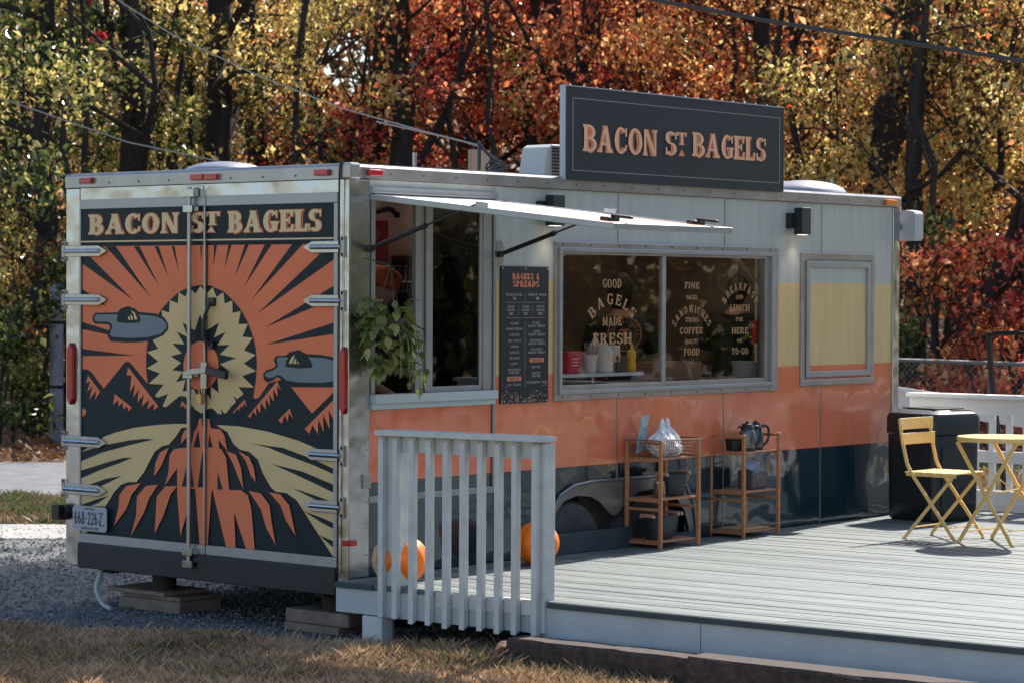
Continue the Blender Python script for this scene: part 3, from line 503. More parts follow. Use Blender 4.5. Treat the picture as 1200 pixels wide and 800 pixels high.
TR = [ # px, d, height, trunk r, kind, lean, crown z, radius, leaves, label
 (48, 34, 11, .13, 'green', (0, 0), (.6, 7.5), 1.9, 7000, 'dark green leafy tree at the far left, left of the trailer doors'),
 (-60, 37, 12, .2, 'green', (.02, 0), (1, 9), 2.6, 6000, 'dark green tree cut by the left edge of the photo'),
 (150, 36, 12, .19, 'green', (.01, 0), (2.5, 8.5), 2.0, 7000, 'olive tree with a straight dark trunk above the left trailer door'),
 (110, 42, 13, .2, 'green', (0, 0), (1.5, 10), 2.4, 7000, 'green tree set back between the far left tree and the olive one'),
 (262, 37, 13, .20, 'gold', (-.01, 0), (2.8, 9), 2.2, 6000, 'golden tree with the thickest dark trunk, above the rear door bars'),
 (312, 40, 13, .17, 'gold', (-.03, 0), (2.5, 9.5), 2.2, 6500, 'golden tree with a bent trunk just right of the thickest one'),
 (360, 43, 14, .14, 'gold', (-.02, 0), (2.6, 6.6), 2.0, 4500, 'pale yellow tree under the gap of blue sky'),
 (205, 46, 14, .2, 'amber', (.03, 0), (2, 11), 2.8, 7000, 'amber tree behind the dark trunk of the olive tree'),
 (425, 39, 12, .12, 'gold', (.03, 0), (2.2, 5.0), 1.6, 4500, 'low pale yellow tree over the near corner of the trailer'),
 (478, 38, 13, .17, 'red', (-.03, 0), (2.3, 4.8), 1.8, 6000, 'crimson tree with a thick dark trunk over the left serving window'),
 (560, 41, 13, .12, 'red', (.02, 0), (2.2, 5.4), 2.2, 7000, 'crimson tree behind the roof wires'),
 (545, 46, 15, .14, 'orange', (0, 0), (5.0, 11), 2.6, 8000, 'orange-red tree rising above the crimson foliage'),
 (622, 40, 12, .10, 'red', (-.01, 0), (2.4, 5.8), 1.5, 6500, 'crimson tree directly left of the roof sign'),
 (664, 40, 13, .15, 'orange', (-.025, 0), (3.6, 9.5), 2.3, 8000, 'orange tree with the left one of two twisted trunks over the sign'),
 (680, 40.4, 13, .15, 'orange', (.03, 0), (4, 9.8), 2.0, 6500, 'orange tree with the right one of two twisted trunks over the sign'),
 (735, 44, 14, .2, 'orange', (.03, 0), (4, 11), 2.6, 8000, 'orange tree behind the left half of the roof sign'),
 (800, 42, 13, .14, 'amber', (.05, 0), (3.5, 10), 2.5, 8000, 'amber tree behind the middle of the roof sign'),
 (470, 50, 16, .2, 'orange', (.02, 0), (5.5, 12), 2.8, 7000, 'orange tree far back left of the middle'),
 (908, 38, 13, .15, 'amber', (-.04, 0), (3.4, 9.5), 2.2, 7500, 'amber tree with a forked trunk over the right end of the sign'),
 (928, 43, 13, .17, 'orange', (.05, 0), (2.2, 6.0), 2.0, 5500, 'orange-brown tree low behind the right end of the sign'),
 (965, 41, 14, .16, 'amber', (.02, 0), (3.2, 10), 2.2, 6500, 'amber tree with a straight trunk above the right roof dome'),
 (985, 36, 13, .18, 'gold', (.17, 0), (3.4, 9.5), 2.3, 6500, 'golden tree with a thick trunk leaning right above the trailer roof'),
 (1072, 34, 21, .105, 'gold', (.01, 0), (2.8, 8.5), 2.1, 7500, 'golden tree with a straight trunk beside the far trailer corner'),
 (1112, 38, 13, .16, 'gold', (.08, 0), (3.2, 9), 2.2, 7000, 'golden tree with a trunk leaning right behind the yellow chair'),
 (1095, 33, 8, .13, 'amber', (.38, 0), (3.0, 6.0), 1.5, 4200, 'slanting tree whose dark trunk leans far right at the right edge'),
 (1185, 40, 12, .15, 'orange', (.03, 0), (.8, 4.6), 1.8, 4500, 'orange-leaved tree at the right edge of the photo'),
 (1250, 43, 13, .2, 'gold', (-.03, 0), (2.5, 10), 2.6, 7500, 'yellow-green tree cut by the right edge of the photo'),
 (1030, 48, 15, .2, 'amber', (0, 0), (2.5, 12), 3.0, 8000, 'amber tree far back between the leaning trunks'),
 (860, 50, 16, .2, 'gold', (0, 0), (5, 12), 3.0, 7500, 'yellow tree far back above the middle of the sign'),
 (10, 46, 15, .2, 'amber', (0, 0), (1, 8.5), 2.6, 7000, 'reddish-brown tree far back at the left edge'),
 (-190, 36, 12, .18, 'gold', (0, 0), (1, 9), 2.6, 5500, 'golden tree outside the left edge of the photo, nearest to it'),
 (-360, 38, 12, .2, 'green', (.02, 0), (1, 9), 2.8, 5500, 'second tree outside the left edge of the photo, dark green'),
 (-540, 37, 12, .18, 'amber', (0, 0), (1, 9), 2.8, 5500, 'third tree outside the left edge of the photo, amber'),
 (-700, 40, 13, .2, 'orange', (0, 0), (1, 9), 2.9, 5500, 'farthest tree outside the left edge of the photo, orange'),
 (1360, 37, 13, .2, 'orange', (.02, 0), (1, 9), 2.7, 5500, 'orange tree outside the right edge of the photo, nearest to it'),
 (1530, 39, 13, .18, 'gold', (0, 0), (1, 9), 2.8, 5500, 'second tree outside the right edge of the photo, golden'),
 (1700, 38, 12, .2, 'amber', (0, 0), (1, 9), 2.8, 5500, 'farthest tree outside the right edge of the photo, amber'),
 (1150, 50, 15, .2, 'orange', (0, 0), (1, 9), 3.0, 8500, 'orange tree far back at the right'),
]
for i, (px, d, h, r, k, le, zc, rad, n, lb) in enumerate(TR):
    zc = (zc[0], min(zc[1], 1.7+d*.122)); 
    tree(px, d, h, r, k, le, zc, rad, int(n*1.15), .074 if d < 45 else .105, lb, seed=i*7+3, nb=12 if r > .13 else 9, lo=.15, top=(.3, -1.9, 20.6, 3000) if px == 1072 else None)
tree(78, 33.5, 9, .05, 'red', (0, 0), (5.2, 6.3), .55, 900, .11, 'slim crimson-topped tree at the upper left corner', seed=401, nb=3, lo=.6, nclump=6)
# thin saplings and bare leaning stems between the trees
SAP = [(22, 35, .045, .02, 'green'), (120, 34, .05, -.05, 'gold'), (182, 37, .055, .06, 'gold'), (232, 38, .05, -.03, 'gold'), (335, 36, .06, .05, 'amber'), (392, 38, .05, -.08, 'gold'), (440, 41, .05, .03, 'amber'),
 (520, 38, .055, .05, 'orange'), (600, 37, .05, -.06, 'orange'), (640, 42, .05, .04, 'orange'), (710, 39, .05, .07, 'amber'), (770, 40, .06, -.05, 'orange'), (835, 39, .055, .05, 'amber'), (878, 37, .06, .08, 'amber'),
 (945, 37, .06, -.04, 'gold'), (1020, 35, .065, .10, 'gold'), (1045, 37, .06, .14, 'amber'), (1098, 33, .05, -.03, 'orange'), (1135, 35, .06, .12, 'gold'), (1160, 34, .06, .20, 'orange'), (1195, 33, .05, .06, 'orange')]
SL = ['thin dark sapling at the left edge of the photo among green leaves', 'thin golden sapling leaning left, left of the olive tree trunk', 'thin golden sapling leaning right, just right of the olive tree trunk', 'thin sapling leaning left beside the thick trunk above the door rods',
 'thin amber sapling leaning right above the right rear door', 'thin golden sapling leaning left above the right corner of the rear doors', 'thin upright amber sapling above the near corner post of the trailer', 'thin orange sapling left of the short roof pipe wires, over the left serving window',
 'thin orange sapling leaning left above the rooftop air conditioner', 'thin orange sapling just left of the roof sign, behind it', 'thin amber sapling leaning right over the word BACON of the roof sign', 'thin orange sapling leaning left over the letters ST of the roof sign',
 'thin amber sapling over the word BAGELS of the roof sign', 'thin amber sapling leaning right over the right end of the roof sign', 'thin golden sapling leaning left above the right roof dome', 'thin golden sapling leaning right above the amber marker light',
 'thin amber sapling leaning far right from behind the far end of the trailer', 'thin orange sapling just right of the far trailer corner', 'thin golden sapling leaning right behind the waste bin and yellow chair', 'thin orange sapling, the most slanted one, near the right edge', 'thin orange sapling at the right edge of the photo']
for i, (px, d, r, le, k) in enumerate(SAP):
    z0 = hz(d); p = bearing(px, d, z0); rnd = random.Random(900+i)
    t = thing('sapling', SL[i], 'sapling', p, 0, 'thin saplings between the trees'); mb = M()
    ends = trunk_mesh(mb, Vector((0, 0, 0)), 8.5, r, RT*le, .26, 900+i, 9, .15); mb.build('trunk', m_bark, t, smooth=True)
    cl = [(e, .45, .45) for e, L in ends if e.z > 1.5]; vs, fs, ts = foliage(cl, 500, .075, p); tinted('crown', vs, fs, ts, 2, KIND[k], t)
# shrubs of the understory
def shrub(px, d, h, rad, kind, n, label, seed, size=.1):
    t = thing('shrub', label, 'shrub', bearing(px, d, hz(d)), 0, 'shrubs along the woodland edge'); rnd = random.Random(seed); mb = M()
    for k in range(6):
        a = rnd.uniform(0, 6.3); e = Vector((math.cos(a)*rad*.6, math.sin(a)*rad*.6, h*rnd.uniform(.6, 1)))
        mb.tube([Vector((math.cos(a)*.05, math.sin(a)*.05, 0)), e*.5+Vector((0, 0, h*.12)), e], [.022, .015, .006], 5)
    mb.build('stem', m_bark, t, smooth=True)
    cl = [(Vector((rnd.gauss(0, rad*.45), rnd.gauss(0, rad*.45), h*rnd.uniform(.1, .95))), rnd.uniform(.3, .6)*rad, .4+rnd.gauss(0, .2)) for _ in range(12)]
    vs, fs, ts = foliage(cl, n, size); tinted('foliage', vs, fs, ts, 2, KIND[kind], t)
SH = [(-5, 31.6, 1.9, .8, 'green', 'dark shrub at the left edge of the photo beyond the road'), (42, 32.6, 2.6, .8, 'green', 'dark shrub left of the grey pole'), (88, 33.5, 2.4, .9, 'amber', 'brown shrub right of the grey pole'),
 (20, 34, 3.4, 1.1, 'gold', 'yellow shrub behind the dark shrub at the left'), (1085, 31, 1.9, .9, 'orange', 'orange shrub right of the far trailer corner'), (1120, 31.5, 2.6, 1.0, 'orange', 'tall orange shrub behind the chain-link fence'),
 (1165, 30.5, 2.0, .9, 'orange', 'orange shrub behind the black pole'), (1205, 32, 2.8, 1.1, 'red', 'crimson shrub at the right edge'), (1060, 32, 3.2, .9, 'green', 'green shrub at the foot of the straight golden tree'),
 (1140, 34, 3.2, 1.2, 'amber', 'amber shrub behind the tall orange one')]
for i, (px, d, h, r, k, lb) in enumerate(SH): shrub(px, d, h, r, k, int(2600*r), lb, 700+i, .072)
# far wood behind, one mass
def mass(name, d0, d1, l0, l1, z1, n, size, mat, label):
    vs = []; fs = []; ts = []
    for _ in range(n):
        d = random.uniform(d0, d1); l = random.uniform(l0, l1)*d; z = hz(d)+z1*random.random()
        p = ahead(d, l, z); cz = noise.noise(p*.35)
        if cz < -.12: continue
        s = size*random.uniform(.6, 1.4); b = len(vs); R = Euler((random.gauss(0, 1), random.gauss(0, 1), random.uniform(0, 6.3))).to_matrix()
        vs += [p+R @ (Vector(k)*s) for k in ((-.55, 0, 0), (-.05, -.4, .1), (.6, 0, 0), (-.05, .4, .1))]; fs += [(b, b+1, b+2), (b, b+2, b+3)]; ts.append(min(1, max(0, .45+cz*.6+random.gauss(0, .25))))
    tag(tinted(name, vs, fs, ts, 2, mat), label, kind='stuff')
m_far = leafmat('far_wood_leaf', [(0.02, 0.014, 0.010), (0.05, 0.03, 0.018), (0.10, 0.05, 0.025), (0.30, 0.15, 0.05), (0.45, 0.26, 0.10)], .35, .6)
mass('distant_woods', 53, 70, -.50, .45, 9.0, 240000, .17, m_far, 'far autumn woodland')
# woods on the far side of the clearing, behind and to the right of the camera (seen in the glass)
mb = M(); 
for k in range(26):
    a = math.radians(random.uniform(-112, -18)); R_ = random.uniform(30, 42); trunk_mesh(mb, Vector((R_*math.cos(a), -6+R_*math.sin(a), GZ)), 11, .2, Vector((0, 0, 0)), .3, k+50, 3, .3)
vs = []; fs = []; ts = []
for _ in range(52000):
    a = math.radians(random.uniform(-115, -14)); R_ = random.uniform(30, 42); z = random.uniform(0, 11)
    p = Vector((R_*math.cos(a), -6+R_*math.sin(a), z)); s = random.uniform(.25, .55); b = len(vs); R = Euler((random.gauss(0, 1), random.gauss(0, 1), random.uniform(0, 6.3))).to_matrix()
    vs += [p+R @ (Vector(k)*s) for k in ((-.55, 0, 0), (-.05, -.4, .1), (.6, 0, 0), (-.05, .4, .1))]; fs += [(b, b+1, b+2), (b, b+2, b+3)]; ts.append(random.random())
ow = tinted('opposite_woods', vs, fs, ts, 2, KIND['green']); tag(ow, 'woods on the opposite side of the clearing', kind='stuff')
tag(mb.build('opposite_trunks', m_bark), 'trunks of the opposite woods', kind='stuff')

# ---------------------------------------------------------------- poles, fence and wires
gp = thing('utility_pole', 'weathered grey metal pole at the woodland edge left of the trailer', 'pole', (10.29, 14.92, GZ)); mb = M()
mb.tube([(0, 0, -.2), (0, 0, 2.05)], .085, 14); mb.build('pole', pm('weathered_grey_steel', (.20, .21, .24), .6, .3, var=.2), gp, smooth=True)
mb = M(); mb.lathe([(.0, .03), (.09, .02), (.092, 0)], (0, 0, 2.05), 14); mb.build('cap', blkm, gp)
for z in (.75, 1.55): mb = M(); mb.lathe([(.087, 0), (.092, .005), (.092, .035), (.087, .04)], (0, 0, z), 14); mb.build('band', blkm, gp)
m_wire = pm('weathered_cable', (.05, .05, .055), .5, .2)
def smooth_line(pts, n=8):
    out = []; P = [Vector(p) for p in pts]; P = [P[0]*2-P[1]]+P+[P[-1]*2-P[-2]]
    for i in range(1, len(P)-2):
        for k in range(n):
            t = k/n; a, b, c, d = P[i-1:i+3]
            out.append(.5*((2*b)+(c-a)*t+(2*a-5*b+4*c-d)*t*t+(3*b-a-3*c+d)*t**3))
    return out+[P[-2]]
mb = M(); mb.tube(([(-6.5, 7.1, 5.3), (.55, -1.343, 3.362), (1.151, -2.062, 3.193), (1.632, -2.637, 3.08), (2.053, -3.14, 2.98), (2.354, -3.499, 2.916), (5.4, -7.1, 2.4)]), .0125, 6)
tag(mb.build('power_cable', m_wire, smooth=True), 'thick black cable crossing the upper right corner in front of the trees', 'cable')
mb = M(); mb.tube(([(-4.4, 8.6, 8.5), (.493, 2.613, 3.606), (.739, 2.314, 3.36), (1.091, 1.888, 3.098), (1.444, 1.462, 2.885), (1.798, 1.038, 2.733), (2.01, .784, 2.652)]), .005, 6)
mb.tube(smooth_line([(1.6, 1.3, 2.80), (1.9, .93, 2.695), (2.01, .784, 2.645)]), .006, 6)
tag(mb.build('service_wire', pm('pale_service_wire', (.32, .30, .28), .5), smooth=True), 'thin pale wire running down from the upper left to the trailer roof', 'wire')
mb = M(); mb.tube(([(4, 21, 7.7), (8.233, 14.403, 4.256), (8.617, 13.938, 3.958), (9.58, 12.779, 3.443), (10.288, 11.931, 3.217), (13, 9, 2.6)]), .008, 5)
tag(mb.build('far_wire', pm('pale_service_wire', (.32, .30, .28), .5), smooth=True), 'thin sagging wire among the green trees left of the trailer', 'wire')
# chain-link fence
fe = thing('chain_link_fence', 'grey chain-link fence beyond the white ramp at the right', 'fence', (13.2, 5.3, GZ)); mb = M()
fdir = (Vector((14.548, 3.7, 0))-Vector((13.662, 4.754, 0))).normalized(); m_fe = pm('galvanised_fence', (.15, .145, .145), .6, .3, var=.1)
Fp = lambda s, z: Vector((13.662, 4.754, 0))+fdir*s+Vector((0, 0, z))-Vector((13.2, 5.3, GZ))
mb.tube([Fp(-3.2, 1.07), Fp(9, .73)], .022, 8); mb.build('top_rail', m_fe, fe)
for s in (-2.6, -.3, 1.0, 3.2, 5.4): mb = M(); z1 = 1.0-(s+.2)*.028; mb.tube([Fp(s, GZ), Fp(s, z1)], .02, 8); mb.build('post', m_fe, fe)
mb = M()
for k in range(-20, 90):
    s = -3+k*.06
    for dr in (1, -1):
        a = s; b = s+dr*1.1
        if -3.1 < a < 6 and -3.1 < b < 6: mb.bar(Fp(a, GZ+.02), Fp(b, .97-(b)*.028), .003, .003)
tag(mb.build('wire_mesh', m_fe, fe), kind='stuff')
# ================================================================= TRAILER
TL = 'white, cream, orange and dark teal food trailer with a sunburst painted on its rear doors'
tr = thing('food_trailer', TL, 'food trailer', (0, 0, GZ)); OFF = Vector((0, 0, -GZ))
def tp(mb, name, mats, parent=None, smooth=False, bevel=0, kind=None, label=None):
    """a trailer part: built in metres from the rear right corner of the body, parented to the trailer"""
    mb.v = [(v[0], v[1], v[2]-GZ) for v in mb.v] if parent is None else [(v[0], v[1], v[2]-GZ) for v in mb.v]
    o = mb.build(name, mats, parent or tr, smooth, bevel)
    if kind: o['kind'] = kind
    if label: o['label'] = label
    return o
LN, HT, WD = 5.87, 2.40, 2.44
SY = lambda u, v, d=0: (u, -d, v)         # on the serving side, d outward
RX = lambda u, v, d=0: (-d, u, v)         # on the rear, d outward
BANDS = [(-.02, .61, 2), (.61, 1.195, 0), (1.195, 1.778, 1), (1.778, 2.34, 3)]
def panel(x0, x1, z0, z1, holes=()):
    mb = M(); xs = sorted({x0, x1, *[min(max(h[i], x0), x1) for h in holes for i in (0, 1)]}); zs = sorted({z0, z1, *[b[1] for b in BANDS if z0 < b[1] < z1], *[min(max(h[i], z0), z1) for h in holes for i in (2, 3)]})
    for i in range(len(xs)-1):
        for j in range(len(zs)-1):
            cx, cz = (xs[i]+xs[i+1])/2, (zs[j]+zs[j+1])/2
            if any(h[0] < cx < h[1] and h[2] < cz < h[3] for h in holes): continue
            mi = [b[2] for b in BANDS if b[0] <= cz <= b[1]][0]
            mb.add([(xs[i], 0, zs[j]), (xs[i+1], 0, zs[j]), (xs[i+1], 0, zs[j+1]), (xs[i], 0, zs[j+1])], [(0, 1, 2, 3)], mi)
            mb.add([(xs[i], .03, zs[j]), (xs[i+1], .03, zs[j]), (xs[i+1], .03, zs[j+1]), (xs[i], .03, zs[j+1])], [(3, 2, 1, 0)], mi)
    return mb
SM = [m_or, m_cr, m_dk, m_pl]
H1 = (.17, 1.235, 1.06, 2.25); H2 = (1.86, 4.25, 1.06, 1.99); HW = (1.79, 3.22, -.05, .43); H3 = (4.62, 5.50, 1.09, 1.94)
xs = [1.265, 2.481, 3.660, 4.850, 5.80]
for i in (0, 2, 3): tp(panel(xs[i]+.0015, xs[i+1]-.0015, -.02, 2.34, (H2, HW)), 'wall_panel', SM)
for z0, z1 in ((-.02, 1.055), (1.995, 2.34)): tp(panel(xs[1]+.0015, xs[2]-.0015, z0, z1, (HW,)), 'wall_panel', SM)
tp(panel(.16, 1.235, .53, 1.06), 'wall_panel', SM, label='orange lower panel under the left serving window')
tp(panel(.16, 1.262, -.02, .49), 'wall_panel', SM, label='dark teal bottom panel under the left serving window')
for k in range(20):
    mb = M(); mb.lathe([(.006, 0), (.005, -.003), (0, -.004)], (.3+k*.285, -.0335, 2.375), 6, axis='y'); tp(mb, 'rivet', blkm)
for k in range(14):
    mb = M(); mb.lathe([(.006, 0), (.005, -.003), (0, -.004)], (.135, -.008, .2+k*.15), 6, axis='y'); tp(mb, 'rivet', alu)
mb = M(); mb.box(.16, 1.262, .0, .03, 2.2505, 2.34); tp(mb, 'wall_panel', m_pl, label='narrow pale panel above the left serving window')
# plain hidden sides, roof, floor, inner skins
inner = pm('inner_wall_panel', (.27, .205, .18), .55, var=.05, vs=3)
mb = M(); mb.box(.02, LN, 2.40, WD, -.0, 2.36); mb.box(LN-.04, LN, .03, 2.3995, 0, 2.36); tp(mb, 'outer_wall', m_pl)
mb = M(); mb.box(0.01, LN, .01, WD-.01, 2.405, 2.43); tp(mb, 'roof', alu)
mb = M(); mb.box(.06, LN-.05, .035, 2.39, .04, .08); tp(mb, 'floor', pm('interior_floor', (.08, .075, .07), .6, var=.1))
mb = M(); mb.box(.06, LN-.05, 2.36, 2.39, .08, 2.36); mb.box(LN-.08, LN-.05, .04, 2.36, .08, 2.36); mb.box(.05, .08, .04, 2.36, .08, 2.36); mb.box(.06, LN-.05, .035, 2.39, 2.365, 2.395)
for a in ((1.24, 1.85, .08, 2.35), (4.26, LN-.05, .08, 2.35), (1.85, 4.26, .44, 1.05), (1.85, 4.26, 2.0, 2.35), (.08, 1.24, .08, 1.05)): mb.box(a[0], a[1], .035, .055, a[2], a[3])
tp(mb, 'inner_lining', inner)
# seams: thin silver battens where the side panels meet
for x in xs[1:4]:
    for z0, z1 in (((-.02, 1.03) if x > 3.5 or True else (0, 0)), (2.02, 2.33)):
        if x > 4.5: z0, z1 = (z0, 2.33) if z0 < 0 else (0, 0)
        if x < 3.3 and z0 < 0: z0 = .5
        if z1 > z0: mb = M(); mb.box(x-.0045, x+.0045, -.0035, .004, z0, z1); tp(mb, 'panel_seam', alu)
# top trims
mb = M(); mb.prism([(0, 2.342), (-.022, 2.345), (-.022, 2.408), (-.012, 2.422), (.02, 2.425), (.02, 2.345)], lambda u, v, d: (-.012+d, u, v), LN+.03); tp(mb, 'top_rail', alu, label='long aluminium roof rail over the serving side')
mb = M(); mb.prism([(0, 2.338), (-.024, 2.341), (-.024, 2.41), (-.012, 2.424), (.02, 2.426), (.02, 2.338)], lambda u, v, d: (u, -.012+d, v), WD+.02); tp(mb, 'top_rail', alu, label='aluminium roof rail over the rear doors')
mb = M(); mb.box(-.028, .06, -.028, .06, 2.336, 2.43); tp(mb, 'corner_cap', alu, bevel=.012)
mb = M(); mb.box(.155, 1.262, -.03, .0, 2.262, 2.300); mb.box(.155, 1.262, -.038, -.03, 2.262, 2.272); tp(mb, 'drip_rail', alw)
# corner posts, polished
mb = M(); mb.box(-.008, .16, -.008, .035, -.02, 2.338); tp(mb, 'corner_post', pol, bevel=.006, label='polished corner post on the serving side')
mb = M(); mb.box(-.012, .03, .036, .078, -.02, 2.338); mb.box(-.014, .02, -.006, .034, -.02, 2.337); tp(mb, 'corner_post', pol, bevel=.004, label='polished corner post beside the right rear door')
mb = M(); mb.box(-.012, .03, 2.325, 2.452, -.02, 2.337); tp(mb, 'corner_post', pol, bevel=.004, label='polished corner post beside the left rear door')
mb = M(); mb.box(5.80, 5.885, -.012, .04, -.02, 2.34); tp(mb, 'corner_post', pol, bevel=.004, label='polished corner post at the far front end')
mb = M(); mb.box(-.006, .03, .08, 2.323, 2.21, 2.336); tp(mb, 'rear_header', pol)
# rear doors: leaf, frame strips, mural
SEAM = 1.172
def door(y0, y1, side):
    mb = M(); mb.box(-.004, .05, y0, y1, .19, 2.205); d = tp(mb, 'rear_door', r_dk, bevel=.002, label='%s rear door' % side)
    return d
dl = door(SEAM+.004, 2.318, 'left'); dr = door(.092, SEAM-.004, 'right')
def strip(a, b, c, e, par, lab=None): mb = M(); mb.box(-.016, -.003, a, b, c, e); return tp(mb, 'trim_strip', alw, par, bevel=.002)
for d, y0, y1 in ((dl, SEAM+.004, 2.322), (dr, .084, SEAM-.004)):
    strip(y0, y1, 2.206, 2.265, d); strip(y0, y1, .128, .186, d)
strip(2.309, 2.324, .188, 2.204, dl); strip(.082, .112, .188, 2.204, dr)
strip(SEAM+.004, SEAM+.016, .188, 2.204, dl)
MC = {'orange': 0, 'dark': 1, 'cream': 2, 'grey': 3}
def mural(y0, y1, name, par):
    bm = bmesh.new(); 
    lay = 0
    for k, (c, pts) in enumerate(MURAL):
        f = -.0046-k*.00009
        m2 = M(); m2.flat(pts, lambda u, v: (f, u, v))
        vv = [bm.verts.new((q[0], q[1], q[2]-GZ)) for q in m2.v]
        for t in m2.f:
            try: fc = bm.faces.new([vv[i] for i in t]); fc.material_index = MC[c]
            except ValueError: pass
    for (co, no) in (((0, y0, 0), (0, -1, 0)), ((0, y1, 0), (0, 1, 0)), ((0, 0, .188-GZ), (0, 0, -1))):
        bmesh.ops.bisect_plane(bm, geom=bm.verts[:]+bm.edges[:]+bm.faces[:], plane_co=co, plane_no=no, clear_outer=True)
    bmesh.ops.recalc_face_normals(bm, faces=bm.faces)
    for fc in bm.faces:
        fc.normal_update()
        if fc.normal.x > 0: fc.normal_flip()
    me = bpy.data.meshes.new(name); bm.to_mesh(me); bm.free()
    for m in (r_or, r_dk, r_cr, r_gy): me.materials.append(m)
    return link(bpy.data.objects.new(name, me), par)
mural(SEAM+.005, 2.308, 'mural_print', dl); mural(.113, SEAM-.005, 'mural_print', dr)
# name banner on the doors: dark band, cream rule, lettering
def clipdoor(mb, y0, y1, mats, name, par):
    bm = bmesh.new(); vv = [bm.verts.new((q[0], q[1], q[2]-GZ)) for q in mb.v]
    for t, mi in zip(mb.f, mb.m):
        fc = bm.faces.new([vv[i] for i in t]); fc.material_index = mi
    for (co, no) in (((0, y0, 0), (0, -1, 0)), ((0, y1, 0), (0, 1, 0))): bmesh.ops.bisect_plane(bm, geom=bm.verts[:]+bm.edges[:]+bm.faces[:], plane_co=co, plane_no=no, clear_outer=True)
    me = bpy.data.meshes.new(name); bm.to_mesh(me); bm.free()
    for m in mats: me.materials.append(m)
    return link(bpy.data.objects.new(name, me), par)
mb = M()
ru = lambda u, v, d=0: (-.0130-d, 2.20-u, v)     # u runs to the right as one looks at the doors
mb.box(-.0125, -.004, .1125, 2.3085, 1.985, 2.2045, 0)
mb.box(-.0128, -.01, .1125, 2.3085, 1.999, 2.008, 1)
def banner(s, a, b, z0, z1, **k):
    text(mb, s, a, b, z0, z1, ru, 2, stem=.30, thin=.17, track=.02, fat=.07, off0=0, **k)
    text(mb, s, a, b, z0, z1, ru, 1, stem=.25, thin=.13, track=.02, off0=.004, **k)
yy = lambda u: 2.20-u
banner('BACON', -.035, .795, 2.048, 2.170); banner('S', .90, 1.02, 2.048, 2.170); banner('T', 1.02, 1.15, 2.090, 2.170); banner('BAGELS', 1.215, 2.0, 2.045, 2.170)
for k, mi in ((.012, 2), (.0, 1)): mb.flat([(1.05-k, 2.05-k*.5), (1.11+k, 2.05-k*.5), (1.08, 2.082+k)], lambda u, v, kk=k: ru(u, v, .009 if kk == 0 else .006), mi)
for y0, y1, d in ((SEAM+.005, 2.308, dl), (.113, SEAM-.005, dr)): clipdoor(mb, y0, y1, [r_dk, pm('lettering_cream', (.70, .54, .32), .5, spec=.2), pm('lettering_edge_orange', (.60, .17, .08), .5, spec=.2)], 'name_banner', d)
# hinges
def hinge(y_edge, y_tip, z, par):
    s = 1 if y_tip > y_edge else -1; mb = M(); t = abs(y_tip-y_edge)
    pr = [(0, -.034), (t-.07, -.034), (t, -.004), (t, .004), (t-.07, .034), (0, .034)]
    mb.prism(pr, lambda u, v, d: (-.017-d, y_edge+s*u, z+v), .010)
    mb.tube([(-.03, y_edge+s*.0, z), (-.03, y_edge+s*(t-.06), z)], .015, 8)
    o = tp(mb, 'strap_hinge', steel, par, bevel=.003)
    mb = M(); mb.box(-.03, -.014, y_edge-s*.012-.012, y_edge-s*.012+.012, z-.06, z+.06)
    for q in (-.045, .045): mb.lathe([(0, .006), (.012, .004), (.012, 0)], (-.03, y_edge-s*.012, z+q), 8, axis='x')
    tp(mb, 'hinge_plate', alu, par, bevel=.002)
for z in (1.948, 1.645, .762, .462): hinge(2.452, 2.06, z-.003, dl)
for z in (1.957, 1.650, .772, .478): hinge(.045, .345, z-.003, dr)
# lock rods and latch
mb = M(); mb.tube([(-.045, 1.284, .06), (-.045, 1.284, 2.32)], .0135, 10); tp(mb, 'lock_rod', alu, dl, smooth=True)
mb = M(); mb.box(-.03, -.017, SEAM-.009, SEAM+.003, .19, 2.2); tp(mb, 'seam_bar', alu, dr)
for z in (2.19, .14, 1.20, .065):
    mb = M(); mb.box(-.062, -.016, 1.243, 1.325, z-.022, z+.022); mb.box(-.03, -.016, 1.225, 1.343, z-.014, z+.014); tp(mb, 'rod_keeper', steel, dl, bevel=.003)
mb = M(); mb.box(-.06, -.016, 1.235, 1.335, 2.26, 2.31); mb.box(-.012, -.004, 1.20, 1.36, 2.25, 2.33); tp(mb, 'rod_keeper', steel, dl, bevel=.003)
mb = M(); mb.bar((-.06, 1.285, 1.215), (-.06, 1.10, 1.235), .012, .035); mb.bar((-.05, 1.15, 1.28), (-.05, 1.15, 1.12), .01, .05); tp(mb, 'latch', steel, dr, bevel=.003)
mb = M(); mb.bar((-.075, 1.10, 1.232), (-.085, .915, 1.205), .03, .045); tp(mb, 'latch_handle', blk, dr, bevel=.006)
mb = M(); mb.box(-.075, -.045, 1.15, 1.185, 1.03, 1.09); mb.tube([(-.06, 1.155, 1.09), (-.06, 1.155, 1.12), (-.06, 1.18, 1.12), (-.06, 1.18, 1.09)], .005, 6); tp(mb, 'padlock', pm('brass', (.5, .35, .15), .35, .9), dr, bevel=.003)
mb = M(); mb.tube(smooth_line([(-.02, 1.115, 1.63), (-.05, 1.115, 1.60), (-.055, 1.14, 1.54), (-.055, 1.15, 1.45), (-.045, 1.14, 1.40), (-.02, 1.125, 1.38)], 4), .012, 8); mb.box(-.03, -.005, 1.09, 1.14, 1.61, 1.66); mb.box(-.03, -.005, 1.10, 1.15, 1.355, 1.405); tp(mb, 'grab_handle', blk, dr, bevel=.004)
